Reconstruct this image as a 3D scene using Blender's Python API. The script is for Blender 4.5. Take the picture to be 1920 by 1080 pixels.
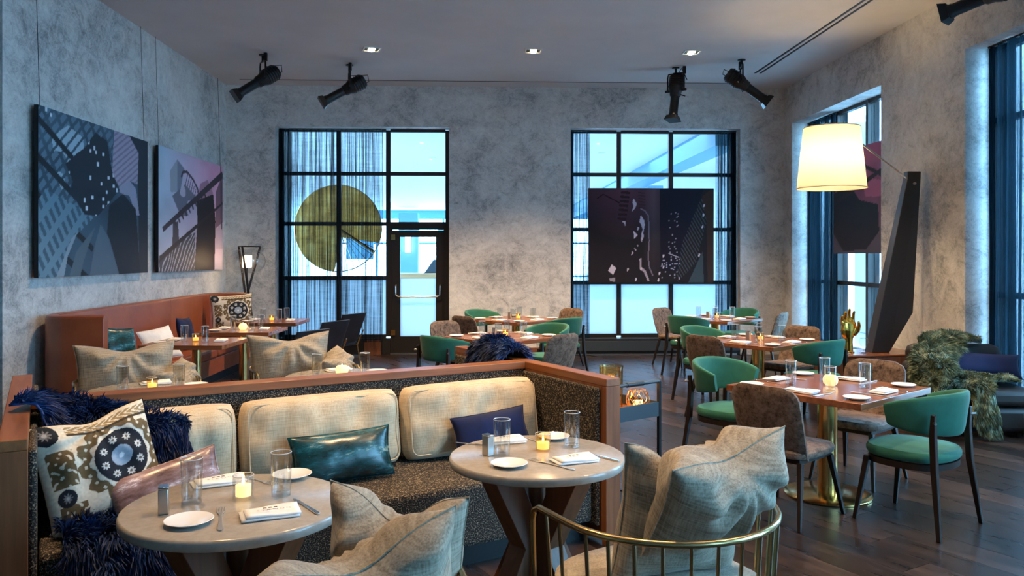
import bpy, bmesh, math, random
import numpy as np
from mathutils import Vector, Matrix, Euler, noise as mnoise

for o in list(bpy.data.objects):
    bpy.data.objects.remove(o, do_unlink=True)
scene = bpy.context.scene
COL = scene.collection
random.seed(7)
rnd = random.Random(11)
PI = math.pi

# ------------------------------------------------------------------ camera
cam_d = bpy.data.cameras.new('camera')
cam = bpy.data.objects.new('camera', cam_d)
COL.objects.link(cam)
cam.location = (0, 0, 1.65)
cam.rotation_euler = (PI / 2, 0, -math.atan(55 / 1500))
cam_d.sensor_width = 36
cam_d.lens = 36 * 1500 / 1920
cam_d.shift_y = -60 / 1920
cam_d.clip_start = 0.05
cam_d.clip_end = 300
scene.camera = cam

# ------------------------------------------------------------------ view, world, daylight
vs = scene.view_settings
vs.view_transform = 'Standard'
vs.look = 'None'
vs.gamma = 1
vs.use_curve_mapping = False
vs.exposure = 0.45
EXT = 16.0           # daylight strength of the overcast sky
DAY = (0.30, 0.66, 1.0)
world = bpy.data.worlds.new('world')
scene.world = world
world.use_nodes = True
bg = world.node_tree.nodes['Background']
bg.inputs[0].default_value = (*DAY, 1)
bg.inputs[1].default_value = EXT
WARM = (1.0, 0.66, 0.36)


def area_light(name, loc, rot, sx, sy, power, color, portal=False):
    d = bpy.data.lights.new(name, 'AREA')
    d.shape = 'RECTANGLE'
    d.size = sx
    d.size_y = sy
    d.energy = power
    d.color = color
    d.cycles.is_portal = portal
    o = bpy.data.objects.new(name, d)
    COL.objects.link(o)
    o.location = loc
    o.rotation_euler = rot
    return o


# sky portals in the four windows of the right-hand wall
for yc in (11.45, 6.72, 1.9, -2.9):
    area_light('window_daylight', (5.6, yc, 2.05), (0, PI / 2, 0), 3.5, 2.95, 1, (1, 1, 1), True)
# added fill lights without fixtures that brighten the lobby behind the back wall
for x, y in ((-4, 17), (3, 17), (-4, 25), (3, 25), (-4, 33), (3, 33)):
    area_light('lobby_fill_light', (x, y, 3.93), (0, 0, 0), 4.5, 5, 165, (0.52, 0.74, 1.0))

# ------------------------------------------------------------------ mesh building


class MB:
    def __init__(self):
        self.v = []
        self.f = []

    def add(self, vs_, fs, M=None):
        b = len(self.v)
        if M is not None:
            vs_ = [M @ Vector(p) for p in vs_]
        self.v += [tuple(p) for p in vs_]
        self.f += [tuple(b + i for i in q) for q in fs]
        return self

    def box(self, x0, x1, y0, y1, z0, z1, M=None):
        return self.add([(x0, y0, z0), (x1, y0, z0), (x1, y1, z0), (x0, y1, z0), (x0, y0, z1), (x1, y0, z1), (x1, y1, z1), (x0, y1, z1)],
                        [(0, 3, 2, 1), (4, 5, 6, 7), (0, 1, 5, 4), (1, 2, 6, 5), (2, 3, 7, 6), (3, 0, 4, 7)], M)

    def prism(self, poly, z0, z1, M=None, top=None):
        n = len(poly)
        t = top or poly
        return self.add([(x, y, z0) for x, y in poly] + [(x, y, z1) for x, y in t],
                        [tuple(range(n - 1, -1, -1)), tuple(range(n, 2 * n))] + [(i, (i + 1) % n, n + (i + 1) % n, n + i) for i in range(n)], M)

    def tube(self, pts, rads, seg=8, M=None, closed=False, square=False):
        pts = [Vector(p) for p in pts]
        if not isinstance(rads, (list, tuple)):
            rads = [rads] * len(pts)
        n = len(pts)
        vs_, fs = [], []
        ref = None
        for i, p in enumerate(pts):
            if closed:
                t = pts[(i + 1) % n] - pts[i - 1]
            else:
                t = pts[min(i + 1, n - 1)] - pts[max(i - 1, 0)]
            t.normalize()
            if ref is None:
                ref = Vector((0, 0, 1)) if abs(t.z) < .9 else Vector((1, 0, 0))
            nr = ref - t * ref.dot(t)          # carry the frame along the path
            if nr.length < 1e-4:
                nr = Vector((0, 1, 0)) - t * t.y
            nr.normalize()
            ref = nr
            a = t.cross(nr).normalized()
            b = t.cross(a).normalized()
            for k in range(seg):
                th = 2 * PI * k / seg + (PI / seg if square else 0)
                vs_.append(p + (a * math.cos(th) + b * math.sin(th)) * rads[i])
        for i in range(n if closed else n - 1):
            j = (i + 1) % n
            for k in range(seg):
                l = (k + 1) % seg
                fs.append((i * seg + k, i * seg + l, j * seg + l, j * seg + k))
        if not closed:
            fs.append(tuple(range(seg - 1, -1, -1)))
            fs.append(tuple((n - 1) * seg + k for k in range(seg)))
        return self.add(vs_, fs, M)

    def lathe(self, prof, seg=24, M=None, caps=True):
        vs_, fs = [], []
        for r, z in prof:
            for k in range(seg):
                th = 2 * PI * k / seg
                vs_.append((r * math.cos(th), r * math.sin(th), z))
        n = len(prof)
        for i in range(n - 1):
            for k in range(seg):
                l = (k + 1) % seg
                fs.append((i * seg + k, i * seg + l, (i + 1) * seg + l, (i + 1) * seg + k))
        if caps:
            fs.append(tuple(range(seg - 1, -1, -1)))
            fs.append(tuple((n - 1) * seg + k for k in range(seg)))
        return self.add(vs_, fs, M)

    def grid(self, fn, nu, nv, M=None, wrap_u=False):
        vs_, fs = [], []
        cu = nu if wrap_u else nu + 1
        for i in range(cu):
            for j in range(nv + 1):
                vs_.append(fn(i / nu, j / nv))
        for i in range(nu):
            for j in range(nv):
                a = i * (nv + 1) + j
                b = ((i + 1) % cu) * (nv + 1) + j
                fs.append((a, b, b + 1, a + 1))
        return self.add(vs_, fs, M)

    def mesh(self, name, smooth=True):
        me = bpy.data.meshes.new(name)
        me.from_pydata(self.v, [], self.f)
        me.update()
        if smooth:
            me.polygons.foreach_set('use_smooth', [True] * len(me.polygons))
            me.set_sharp_from_angle(angle=math.radians(40))
        return me

    def build(self, name, mat, parent=None, bevel=0, smooth=True, subsurf=0, solid=0, loc=None, rot=None):
        me = self.mesh(name, smooth)
        return link(name, me, mat, parent, bevel, subsurf, solid, loc, rot)


def link(name, me, mat, parent=None, bevel=0, subsurf=0, solid=0, loc=None, rot=None):
    o = bpy.data.objects.new(name, me)
    COL.objects.link(o)
    if mat is not None and not me.materials:
        me.materials.append(mat)
    if parent is not None:
        o.parent = parent
    if solid:
        m = o.modifiers.new('solid', 'SOLIDIFY')
        m.thickness = solid
        m.offset = 0
    if bevel:
        m = o.modifiers.new('bevel', 'BEVEL')
        m.width = bevel
        m.segments = 2
        m.limit_method = 'ANGLE'
    if subsurf:
        m = o.modifiers.new('sub', 'SUBSURF')
        m.levels = m.render_levels = subsurf
    if loc is not None:
        o.location = loc
    if rot is not None:
        o.rotation_euler = rot
    return o


def tag(o, label=None, cat=None, group=None, kind=None):
    if label:
        o['label'] = label
    if cat:
        o['category'] = cat
    if group:
        o['group'] = group
    if kind:
        o['kind'] = kind
    return o


def thing(name, label, cat, loc=(0, 0, 0), rz=0, group=None):
    o = bpy.data.objects.new(name, None)
    COL.objects.link(o)
    o.empty_display_size = .1
    o.location = loc
    o.rotation_euler = (0, 0, rz)
    return tag(o, label, cat, group)


def struct(o):
    o['kind'] = 'structure'
    return o


def copy_tree(o, parent=None):
    c = o.copy()
    COL.objects.link(c)
    if parent is not None:
        c.parent = parent
    for ch in list(o.children):
        copy_tree(ch, c)
    return c


_first = {}


def place(proto, loc, rz, label, group=None):
    """the first placement moves the prototype itself, later ones copy it"""
    if proto.name not in _first:
        _first[proto.name] = 1
        o = proto
    else:
        o = copy_tree(proto)
    o.location = loc
    o.rotation_euler[2] = rz
    o['label'] = label
    if group:
        o['group'] = group
    return o


def facing(fx, fy):
    return math.atan2(-fx, fy)


def bake(o):
    """evaluate the modifiers of o into plain mesh data"""
    dg = bpy.context.evaluated_depsgraph_get()
    dg.update()
    me = bpy.data.meshes.new_from_object(o.evaluated_get(dg))
    mats = list(o.data.materials)
    o.modifiers.clear()
    o.data = me
    me.materials.clear()
    for m in mats:
        me.materials.append(m)
    me.polygons.foreach_set('use_smooth', [True] * len(me.polygons))
    return o


# ------------------------------------------------------------------ materials
def nodes(name):
    m = bpy.data.materials.new(name)
    m.use_nodes = True
    nt = m.node_tree
    return m, nt, nt.nodes['Principled BSDF'], nt.nodes['Material Output']


def nd(nt, t, **kw):
    n = nt.nodes.new(t)
    for k, v in kw.items():
        if k.startswith('i_'):
            n.inputs[k[2:].replace('_', ' ')].default_value = v
        else:
            setattr(n, k, v)
    return n


def ramp(nt, stops, interp='LINEAR'):
    r = nt.nodes.new('ShaderNodeValToRGB')
    r.color_ramp.interpolation = interp
    e = r.color_ramp.elements
    while len(e) < len(stops):
        e.new(.5)
    for k, (p, c) in enumerate(stops):
        e[k].position = p
        e[k].color = (*c, 1)
    return r


def coords(nt, scale=(1, 1, 1), kind='Object', rot=(0, 0, 0)):
    tc = nd(nt, 'ShaderNodeTexCoord')
    mp = nd(nt, 'ShaderNodeMapping')
    mp.inputs['Scale'].default_value = scale
    mp.inputs['Rotation'].default_value = rot
    nt.links.new(tc.outputs[kind], mp.inputs[0])
    return mp.outputs[0]


def bump(nt, p, src, strength=.3, dist=.01):
    b = nd(nt, 'ShaderNodeBump')
    b.inputs['Strength'].default_value = strength
    b.inputs['Distance'].default_value = dist
    nt.links.new(src, b.inputs['Height'])
    nt.links.new(b.outputs[0], p.inputs['Normal'])


def simple(name, color, rough=.5, metal=0, spec=.5, emit=None, es=0, sheen=0):
    m, nt, p, out = nodes(name)
    p.inputs['Base Color'].default_value = (*color, 1)
    p.inputs['Roughness'].default_value = rough
    p.inputs['Metallic'].default_value = metal
    p.inputs['Specular IOR Level'].default_value = spec
    if sheen:
        p.inputs['Sheen Weight'].default_value = sheen
    if emit:
        p.inputs['Emission Color'].default_value = (*emit, 1)
        p.inputs['Emission Strength'].default_value = es
    return m


def noisy(name, stops, scale=8, detail=5, rough=.5, stretch=(1, 1, 1), metal=0, bmp=0, bdist=.004, kind='Object', nrough=.6, sheen=0, spec=.5, distort=0, interp='LINEAR', rot=(0, 0, 0)):
    m, nt, p, out = nodes(name)
    n = nd(nt, 'ShaderNodeTexNoise')
    n.inputs['Scale'].default_value = scale
    n.inputs['Detail'].default_value = detail
    n.inputs['Roughness'].default_value = nrough
    n.inputs['Distortion'].default_value = distort
    nt.links.new(coords(nt, stretch, kind, rot), n.inputs['Vector'])
    r = ramp(nt, stops, interp)
    nt.links.new(n.outputs['Fac'], r.inputs[0])
    nt.links.new(r.outputs[0], p.inputs['Base Color'])
    p.inputs['Roughness'].default_value = rough
    p.inputs['Metallic'].default_value = metal
    p.inputs['Specular IOR Level'].default_value = spec
    if sheen:
        p.inputs['Sheen Weight'].default_value = sheen
        p.inputs['Sheen Roughness'].default_value = .4
    if bmp:
        bump(nt, p, n.outputs['Fac'], bmp, bdist)
    return m


def plaster():
    m, nt, p, out = nodes('mottled_plaster')
    v = coords(nt, (1, 1, 1.15))
    a = nd(nt, 'ShaderNodeTexNoise', i_Scale=.75, i_Detail=9.0, i_Roughness=.62, i_Distortion=.5)
    b = nd(nt, 'ShaderNodeTexNoise', i_Scale=4.6, i_Detail=10.0, i_Roughness=.78, i_Distortion=.7)
    c = nd(nt, 'ShaderNodeTexNoise', i_Scale=26.0, i_Detail=6.0, i_Roughness=.7, i_Distortion=1.2)
    for n in (a, b, c):
        nt.links.new(v, n.inputs['Vector'])
    mx = nd(nt, 'ShaderNodeMath', operation='MULTIPLY_ADD')
    mx.inputs[1].default_value = .5
    nt.links.new(a.outputs['Fac'], mx.inputs[0])
    m2 = nd(nt, 'ShaderNodeMath', operation='MULTIPLY')
    m2.inputs[1].default_value = .6
    nt.links.new(b.outputs['Fac'], m2.inputs[0])
    nt.links.new(m2.outputs[0], mx.inputs[2])
    m3 = nd(nt, 'ShaderNodeMath', operation='MULTIPLY_ADD')
    m3.inputs[1].default_value = .36
    nt.links.new(c.outputs['Fac'], m3.inputs[0])
    nt.links.new(mx.outputs[0], m3.inputs[2])
    r = ramp(nt, [(.56, (.20, .205, .21)), (.65, (.38, .38, .375)), (.72, (.53, .525, .51)), (.86, (.70, .69, .66))])
    nt.links.new(m3.outputs[0], r.inputs[0])
    nt.links.new(r.outputs[0], p.inputs['Base Color'])
    p.inputs['Roughness'].default_value = .62
    bump(nt, p, m3.outputs[0], .35, .02)
    return m


def weave(name, c0, c1, scale=260, rough=.85, bmp=.25, stretch=1.0, sheen=.15):
    """slubby woven linen: two crossed thread directions with irregular slubs"""
    m, nt, p, out = nodes(name)
    a = nd(nt, 'ShaderNodeTexNoise', i_Scale=scale * .32, i_Detail=3.0)
    b = nd(nt, 'ShaderNodeTexNoise', i_Scale=scale * .32, i_Detail=3.0)
    nt.links.new(coords(nt, (1, 1, .06)), a.inputs['Vector'])
    nt.links.new(coords(nt, (.06, .06, 1)), b.inputs['Vector'])
    mx = nd(nt, 'ShaderNodeMath', operation='ADD')
    nt.links.new(a.outputs['Fac'], mx.inputs[0])
    nt.links.new(b.outputs['Fac'], mx.inputs[1])
    h = nd(nt, 'ShaderNodeMath', operation='MULTIPLY')
    h.inputs[1].default_value = .5
    nt.links.new(mx.outputs[0], h.inputs[0])
    r = ramp(nt, [(.36, c0), (.62, c1)])
    nt.links.new(h.outputs[0], r.inputs[0])
    nt.links.new(r.outputs[0], p.inputs['Base Color'])
    p.inputs['Roughness'].default_value = rough
    p.inputs['Sheen Weight'].default_value = sheen
    p.inputs['Specular IOR Level'].default_value = .2
    bump(nt, p, h.outputs[0], bmp, .004)
    return m


def wood(name, stops, scale=3.0, rough=.3, axis=0, spec=.5, coat=0):
    st = [9, 9, 9]
    st[axis] = .55
    m, nt, p, out = nodes(name)
    n = nd(nt, 'ShaderNodeTexNoise', i_Scale=scale, i_Detail=7.0, i_Roughness=.6, i_Distortion=.35)
    nt.links.new(coords(nt, tuple(st)), n.inputs['Vector'])
    r = ramp(nt, stops)
    nt.links.new(n.outputs['Fac'], r.inputs[0])
    nt.links.new(r.outputs[0], p.inputs['Base Color'])
    p.inputs['Roughness'].default_value = rough
    p.inputs['Specular IOR Level'].default_value = spec
    p.inputs['Coat Weight'].default_value = coat
    p.inputs['Coat Roughness'].default_value = .15
    bump(nt, p, n.outputs['Fac'], .06, .002)
    return m


def thin_glass(name, tint=(.97, .99, 1), rough=0, ior=1.45):
    m, nt, p, out = nodes(name)
    nt.nodes.remove(p)
    t = nd(nt, 'ShaderNodeBsdfTransparent')
    t.inputs[0].default_value = (*tint, 1)
    g = nd(nt, 'ShaderNodeBsdfGlossy')
    g.inputs['Roughness'].default_value = rough
    f = nd(nt, 'ShaderNodeLayerWeight')
    f.inputs['Blend'].default_value = .5
    pw = nd(nt, 'ShaderNodeMath', operation='POWER')
    pw.inputs[1].default_value = 5
    nt.links.new(f.outputs['Facing'], pw.inputs[0])
    r0 = ((ior - 1) / (ior + 1)) ** 2
    ma = nd(nt, 'ShaderNodeMath', operation='MULTIPLY_ADD')
    ma.inputs[1].default_value = .8
    ma.inputs[2].default_value = r0
    nt.links.new(pw.outputs[0], ma.inputs[0])
    mx = nd(nt, 'ShaderNodeMixShader')
    nt.links.new(ma.outputs[0], mx.inputs[0])
    nt.links.new(t.outputs[0], mx.inputs[1])
    nt.links.new(g.outputs[0], mx.inputs[2])
    nt.links.new(mx.outputs[0], out.inputs[0])
    return m


def frosted(name, color, trans=.75):
    m, nt, p, out = nodes(name)
    nt.nodes.remove(p)
    t = nd(nt, 'ShaderNodeBsdfTranslucent')
    t.inputs[0].default_value = (*color, 1)
    d = nd(nt, 'ShaderNodeBsdfDiffuse')
    d.inputs[0].default_value = (*color, 1)
    mx = nd(nt, 'ShaderNodeMixShader')
    mx.inputs[0].default_value = trans
    nt.links.new(d.outputs[0], mx.inputs[1])
    nt.links.new(t.outputs[0], mx.inputs[2])
    nt.links.new(mx.outputs[0], out.inputs[0])
    return m


def sheer(name, color, lo, hi, scale=70):
    """loosely woven curtain: opacity varies thread by thread"""
    m, nt, p, out = nodes(name)
    nt.nodes.remove(p)
    n = nd(nt, 'ShaderNodeTexNoise', i_Scale=scale, i_Detail=4.0, i_Roughness=.7)
    nt.links.new(coords(nt, (1, 1, .012)), n.inputs['Vector'])
    n2 = nd(nt, 'ShaderNodeTexNoise', i_Scale=scale, i_Detail=3.0)
    nt.links.new(coords(nt, (.12, .12, 1)), n2.inputs['Vector'])
    ad = nd(nt, 'ShaderNodeMath', operation='MULTIPLY_ADD')
    ad.inputs[1].default_value = .08
    nt.links.new(n2.outputs['Fac'], ad.inputs[0])
    s = nd(nt, 'ShaderNodeMath', operation='MULTIPLY')
    s.inputs[1].default_value = .92
    nt.links.new(n.outputs['Fac'], s.inputs[0])
    nt.links.new(s.outputs[0], ad.inputs[2])
    mr = nd(nt, 'ShaderNodeMapRange')
    mr.inputs['From Min'].default_value = .385
    mr.inputs['From Max'].default_value = .60
    mr.inputs['To Min'].default_value = lo
    mr.inputs['To Max'].default_value = hi
    nt.links.new(ad.outputs[0], mr.inputs[0])
    t = nd(nt, 'ShaderNodeBsdfTransparent')
    d = nd(nt, 'ShaderNodeBsdfDiffuse')
    d.inputs[0].default_value = (*color, 1)
    tl = nd(nt, 'ShaderNodeBsdfTranslucent')
    tl.inputs[0].default_value = (*color, 1)
    m1 = nd(nt, 'ShaderNodeMixShader')
    m1.inputs[0].default_value = .5
    nt.links.new(d.outputs[0], m1.inputs[1])
    nt.links.new(tl.outputs[0], m1.inputs[2])
    mx = nd(nt, 'ShaderNodeMixShader')
    nt.links.new(mr.outputs[0], mx.inputs[0])
    nt.links.new(t.outputs[0], mx.inputs[1])
    nt.links.new(m1.outputs[0], mx.inputs[2])
    nt.links.new(mx.outputs[0], out.inputs[0])
    return m


def printed(name, rough=.6, spec=.15):
    m, nt, p, out = nodes(name)
    a = nd(nt, 'ShaderNodeAttribute', attribute_name='ink')
    nt.links.new(a.outputs['Color'], p.inputs['Base Color'])
    p.inputs['Roughness'].default_value = rough
    p.inputs['Specular IOR Level'].default_value = spec
    return m


def tweed(name):
    m, nt, p, out = nodes(name)
    v = nd(nt, 'ShaderNodeTexNoise', i_Scale=150.0, i_Detail=2.5, i_Roughness=.6)
    nt.links.new(coords(nt), v.inputs['Vector'])
    r = ramp(nt, [(.0, (.010, .010, .013)), (.47, (.022, .021, .022)), (.56, (.08, .065, .048)), (.65, (.36, .29, .20))])
    nt.links.new(v.outputs['Fac'], r.inputs[0])
    nt.links.new(r.outputs[0], p.inputs['Base Color'])
    p.inputs['Roughness'].default_value = .9
    p.inputs['Specular IOR Level'].default_value = .15
    bump(nt, p, v.outputs['Fac'], .6, .006)
    return m


MT = {}
MT['plaster'] = plaster()
MT['ceiling'] = noisy('ceiling_paint', [(.3, (.50, .50, .505)), (.7, (.56, .56, .565))], 1.2, 5, .8)
MT['darkwall'] = simple('dark_panelling', (.03, .026, .024), .6)
MT['subfloor'] = simple('floor_base', (.012, .011, .011), .8)
MT['plank'] = None
MT['frame'] = simple('dark_bronze_frame', (.022, .019, .017), .4, .3)
MT['paleframe'] = simple('pale_aluminium', (.55, .6, .64), .35, .6)
MT['blackmetal'] = simple('black_metal', (.016, .017, .019), .4, .6)
MT['slate'] = simple('slate_metal', (.05, .065, .075), .45, .5)
MT['cap'] = wood('booth_wood', [(.3, (.14, .048, .016)), (.55, (.24, .085, .027)), (.8, (.33, .13, .045))], 2.6, .38, 0, .35, .0)
MT['capy'] = wood('booth_wood_arm', [(.3, (.14, .048, .016)), (.55, (.24, .085, .027)), (.8, (.33, .13, .045))], 2.6, .38, 1, .35, .0)
MT['capz'] = wood('booth_wood_post', [(.3, (.13, .042, .015)), (.55, (.22, .075, .026)), (.8, (.30, .11, .04))], 2.6, .5, 2, .3, .0)
MT['tabletop'] = wood('walnut_top', [(.25, (.13, .042, .016)), (.55, (.24, .085, .033)), (.8, (.33, .13, .055))], 2.4, .24, 0, .45, .15)
MT['console'] = wood('console_veneer', [(.25, (.085, .026, .011)), (.5, (.15, .048, .018)), (.8, (.25, .095, .038))], 1.9, .3, 2, .5, .3)
MT['legwood'] = wood('dark_leg_wood', [(.3, (.009, .006, .005)), (.7, (.022, .014, .011))], 3, .42, 2, .3)
MT['redwood'] = wood('red_leg_wood', [(.3, (.10, .035, .014)), (.7, (.19, .072, .03))], 3, .4, 2)
MT['tweed'] = tweed('tweed')
MT['linen'] = weave('beige_linen', (.47, .35, .215), (.66, .52, .34), 620)
MT['greylinen'] = weave('grey_linen', (.19, .155, .11), (.40, .34, .25), 520, .85, .3)
MT['quartz'] = noisy('quartz', [(.35, (.34, .30, .25)), (.65, (.40, .355, .30))], 40, 5, .2, spec=.5)
MT['greenvelvet'] = noisy('green_fabric', [(.3, (.018, .105, .072)), (.7, (.03, .16, .108))], 5, 4, .8, sheen=.12, spec=.25)
MT['brownvelvet'] = noisy('brown_velvet', [(.38, (.030, .018, .013)), (.47, (.12, .076, .052)), (.62, (.22, .150, .108))], 24, 9, .7, sheen=.2, spec=.25, nrough=.78, bmp=.2)
MT['navyvelvet'] = noisy('navy_velvet', [(.3, (.008, .012, .04)), (.7, (.012, .022, .085))], 7, 4, .8, sheen=.05, spec=.2)
MT['brass'] = noisy('brass', [(.3, (.66, .42, .14)), (.7, (.84, .58, .24))], 5, 3, .2, metal=1)
MT['darkbrass'] = simple('aged_brass', (.42, .30, .14), .27, 1)
MT['gold'] = simple('gold', (1.0, .56, .10), .16, 1)
MT['chrome'] = simple('chrome', (.78, .78, .78), .12, 1)
MT['steel'] = simple('brushed_steel', (.52, .50, .47), .28, 1)
MT['china'] = simple('white_china', (.82, .80, .77), .12)
MT['paper'] = noisy('napkin_cloth', [(.3, (.78, .77, .75)), (.7, (.86, .85, .83))], 30, 3, .85)
MT['ink'] = simple('menu_ink', (.22, .10, .13), .7)
MT['glass'] = thin_glass('drinking_glass', (.96, .975, .975), 0.02, 2.0)
MT['pane'] = thin_glass('window_glass', (.93, .97, 1), 0, 1.35)
MT['frost'] = frosted('frosted_glass', (.78, .88, .95), .8)
MT['orange'] = noisy('cognac_leather', [(.3, (.20, .048, .016)), (.7, (.30, .078, .028))], 4, 5, .36, spec=.5, bmp=.06)
MT['blackleather'] = noisy('black_leather', [(.3, (.008, .011, .016)), (.7, (.020, .025, .034))], 7, 5, .36, bmp=.1)
MT['charleather'] = noisy('charcoal_leather', [(.3, (.012, .010, .009)), (.7, (.020, .017, .016))], 5, 5, .5, bmp=.1, spec=.25)
MT['furnavy'] = noisy('navy_fur', [(.32, (.003, .008, .028)), (.52, (.006, .024, .10)), (.7, (.02, .075, .25))], 5, 4, .55, spec=.3)
MT['furgreen'] = noisy('green_fur', [(.3, (.015, .03, .014)), (.45, (.055, .085, .035)), (.56, (.15, .18, .08)), (.68, (.42, .46, .30))], 13, 4, .5, sheen=.3)
MT['sheer'] = sheer('sheer_curtain', (.022, .028, .036), .22, .97, 34)
MT['drape'] = sheer('navy_curtain', (.010, .024, .036), .86, 1.0, 60)
MT['bluesheer'] = sheer('blue_grey_curtain', (.022, .05, .075), .35, 1.0, 40)
MT['candle'] = simple('candle_wax', (.85, .66, .36), .5, emit=(1, .62, .22), es=1.3)
MT['flame'] = simple('flame', (1, .7, .3), .5, emit=(1, .55, .16), es=14)
MT['lens'] = simple('lamp_lens', (1, .9, .7), .3, emit=(1, .82, .55), es=16)
MT['amber'] = thin_glass('amber_glass', (1.0, .86, .62), .05, 2.0)
MT['copper'] = simple('copper_wire', (.62, .32, .14), .3, 1)
MT['print'] = printed('photo_print', .55, .15)
MT['textile_print'] = printed('embroidered_print', .85, .15)
MT['teal'] = noisy('teal_foil_fabric', [(.36, (.003, .016, .015)), (.5, (.004, .045, .05)), (.58, (.01, .11, .14)), (.65, (.30, .38, .30))], 6, 10, .27, (1, 1, 3.2), nrough=.75, spec=.7)
MT['mauve'] = noisy('mauve_foil_fabric', [(.36, (.10, .045, .035)), (.48, (.26, .15, .13)), (.56, (.36, .24, .24)), (.63, (.78, .72, .76))], 6, 10, .3, (1, 1, 3.2), nrough=.75, spec=.7)
MT['shade'] = frosted('lamp_shade_cloth', (.50, .44, .34), .5)
MT['lobbywhite'] = simple('lobby_white', (.82, .86, .88), .7)
MT['lobbyblue'] = simple('lobby_blue', (.16, .36, .50), .6)
MT['lobbyfloor'] = simple('lobby_floor', (.72, .76, .78), .35)
MT['deskwood'] = wood('lobby_desk_wood', [(.3, (.45, .24, .10)), (.7, (.62, .36, .17))], 2, .4, 0)
MT['frostbulb'] = simple('frosted_bulb', (1, .9, .75), .5, emit=(1, .78, .5), es=3.5)
MT['sconce'] = simple('sconce_glow', (1, .95, .85), .5, emit=(1, .93, .8), es=12)
MT['glassrim'] = simple('glass_edge', (.75, .78, .78), .05, .3)
MT['cutlery'] = simple('cutlery_steel', (.74, .73, .70), .3, .85)
MT['red'] = simple('red_plastic', (.5, .02, .03), .4)
MT['trim'] = simple('white_trim', (.7, .7, .68), .5)


def plank_mat():
    m, nt, p, out = nodes('oiled_plank')
    oi = nd(nt, 'ShaderNodeObjectInfo')
    n = nd(nt, 'ShaderNodeTexNoise', i_Scale=2.2, i_Detail=8.0, i_Roughness=.65, i_Distortion=.4)
    nt.links.new(coords(nt, (6, .8, 6)), n.inputs['Vector'])
    ad = nd(nt, 'ShaderNodeMath', operation='MULTIPLY_ADD')
    ad.inputs[1].default_value = .30
    nt.links.new(oi.outputs['Random'], ad.inputs[0])
    nt.links.new(n.outputs['Fac'], ad.inputs[2])
    r = ramp(nt, [(.38, (.006, .004, .0035)), (.6, (.020, .0125, .0095)), (.85, (.056, .034, .026))])
    nt.links.new(ad.outputs[0], r.inputs[0])
    nt.links.new(r.outputs[0], p.inputs['Base Color'])
    rr = nd(nt, 'ShaderNodeMapRange')
    rr.inputs['To Min'].default_value = .22
    rr.inputs['To Max'].default_value = .36
    nt.links.new(n.outputs['Fac'], rr.inputs[0])
    nt.links.new(rr.outputs[0], p.inputs['Roughness'])
    bump(nt, p, n.outputs['Fac'], .02, .003)
    return m


MT['plank'] = plank_mat()

# ------------------------------------------------------------------ flat prints (ink colours on a fine grid)


def inpoly(U, V, poly):
    r = np.zeros(U.shape, bool)
    n = len(poly)
    for i in range(n):
        x0, y0 = poly[i]
        x1, y1 = poly[(i + 1) % n]
        c = (y0 > V) != (y1 > V)
        r ^= c & (U < (x1 - x0) * (V - y0) / (y1 - y0 + 1e-9) + x0)
    return r


def hsh(a, b):
    x = np.sin(a * 127.1 + b * 311.7) * 43758.5453
    return x - np.floor(x)


def vnoise(U, V, s):
    x, y = U * s, V * s
    xi, yi = np.floor(x), np.floor(y)
    fx, fy = x - xi, y - yi
    fx, fy = fx * fx * (3 - 2 * fx), fy * fy * (3 - 2 * fy)
    a, b, c, d = hsh(xi, yi), hsh(xi + 1, yi), hsh(xi, yi + 1), hsh(xi + 1, yi + 1)
    return (a * (1 - fx) + b * fx) * (1 - fy) + (c * (1 - fx) + d * fx) * fy


def put(img, m, col, a=1.0):
    a = np.where(m, a, 0.0)[..., None] if not isinstance(a, np.ndarray) else (m * a)[..., None]
    img[:] = img * (1 - a) + np.array(col) * a


def line(U, V, p, q, w, asp=1.0):
    px, py = p
    qx, qy = q
    dx, dy = (qx - px) * asp, qy - py
    L = dx * dx + dy * dy + 1e-9
    t = np.clip(((U - px) * asp * dx + (V - py) * dy) / L, 0, 1)
    d = np.hypot((U - px) * asp - t * dx, V - py - t * dy)
    return d < w


def canvas(nu, nv):
    return np.meshgrid((np.arange(nu) + .5) / nu, (np.arange(nv) + .5) / nv, indexing='ij')


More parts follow.
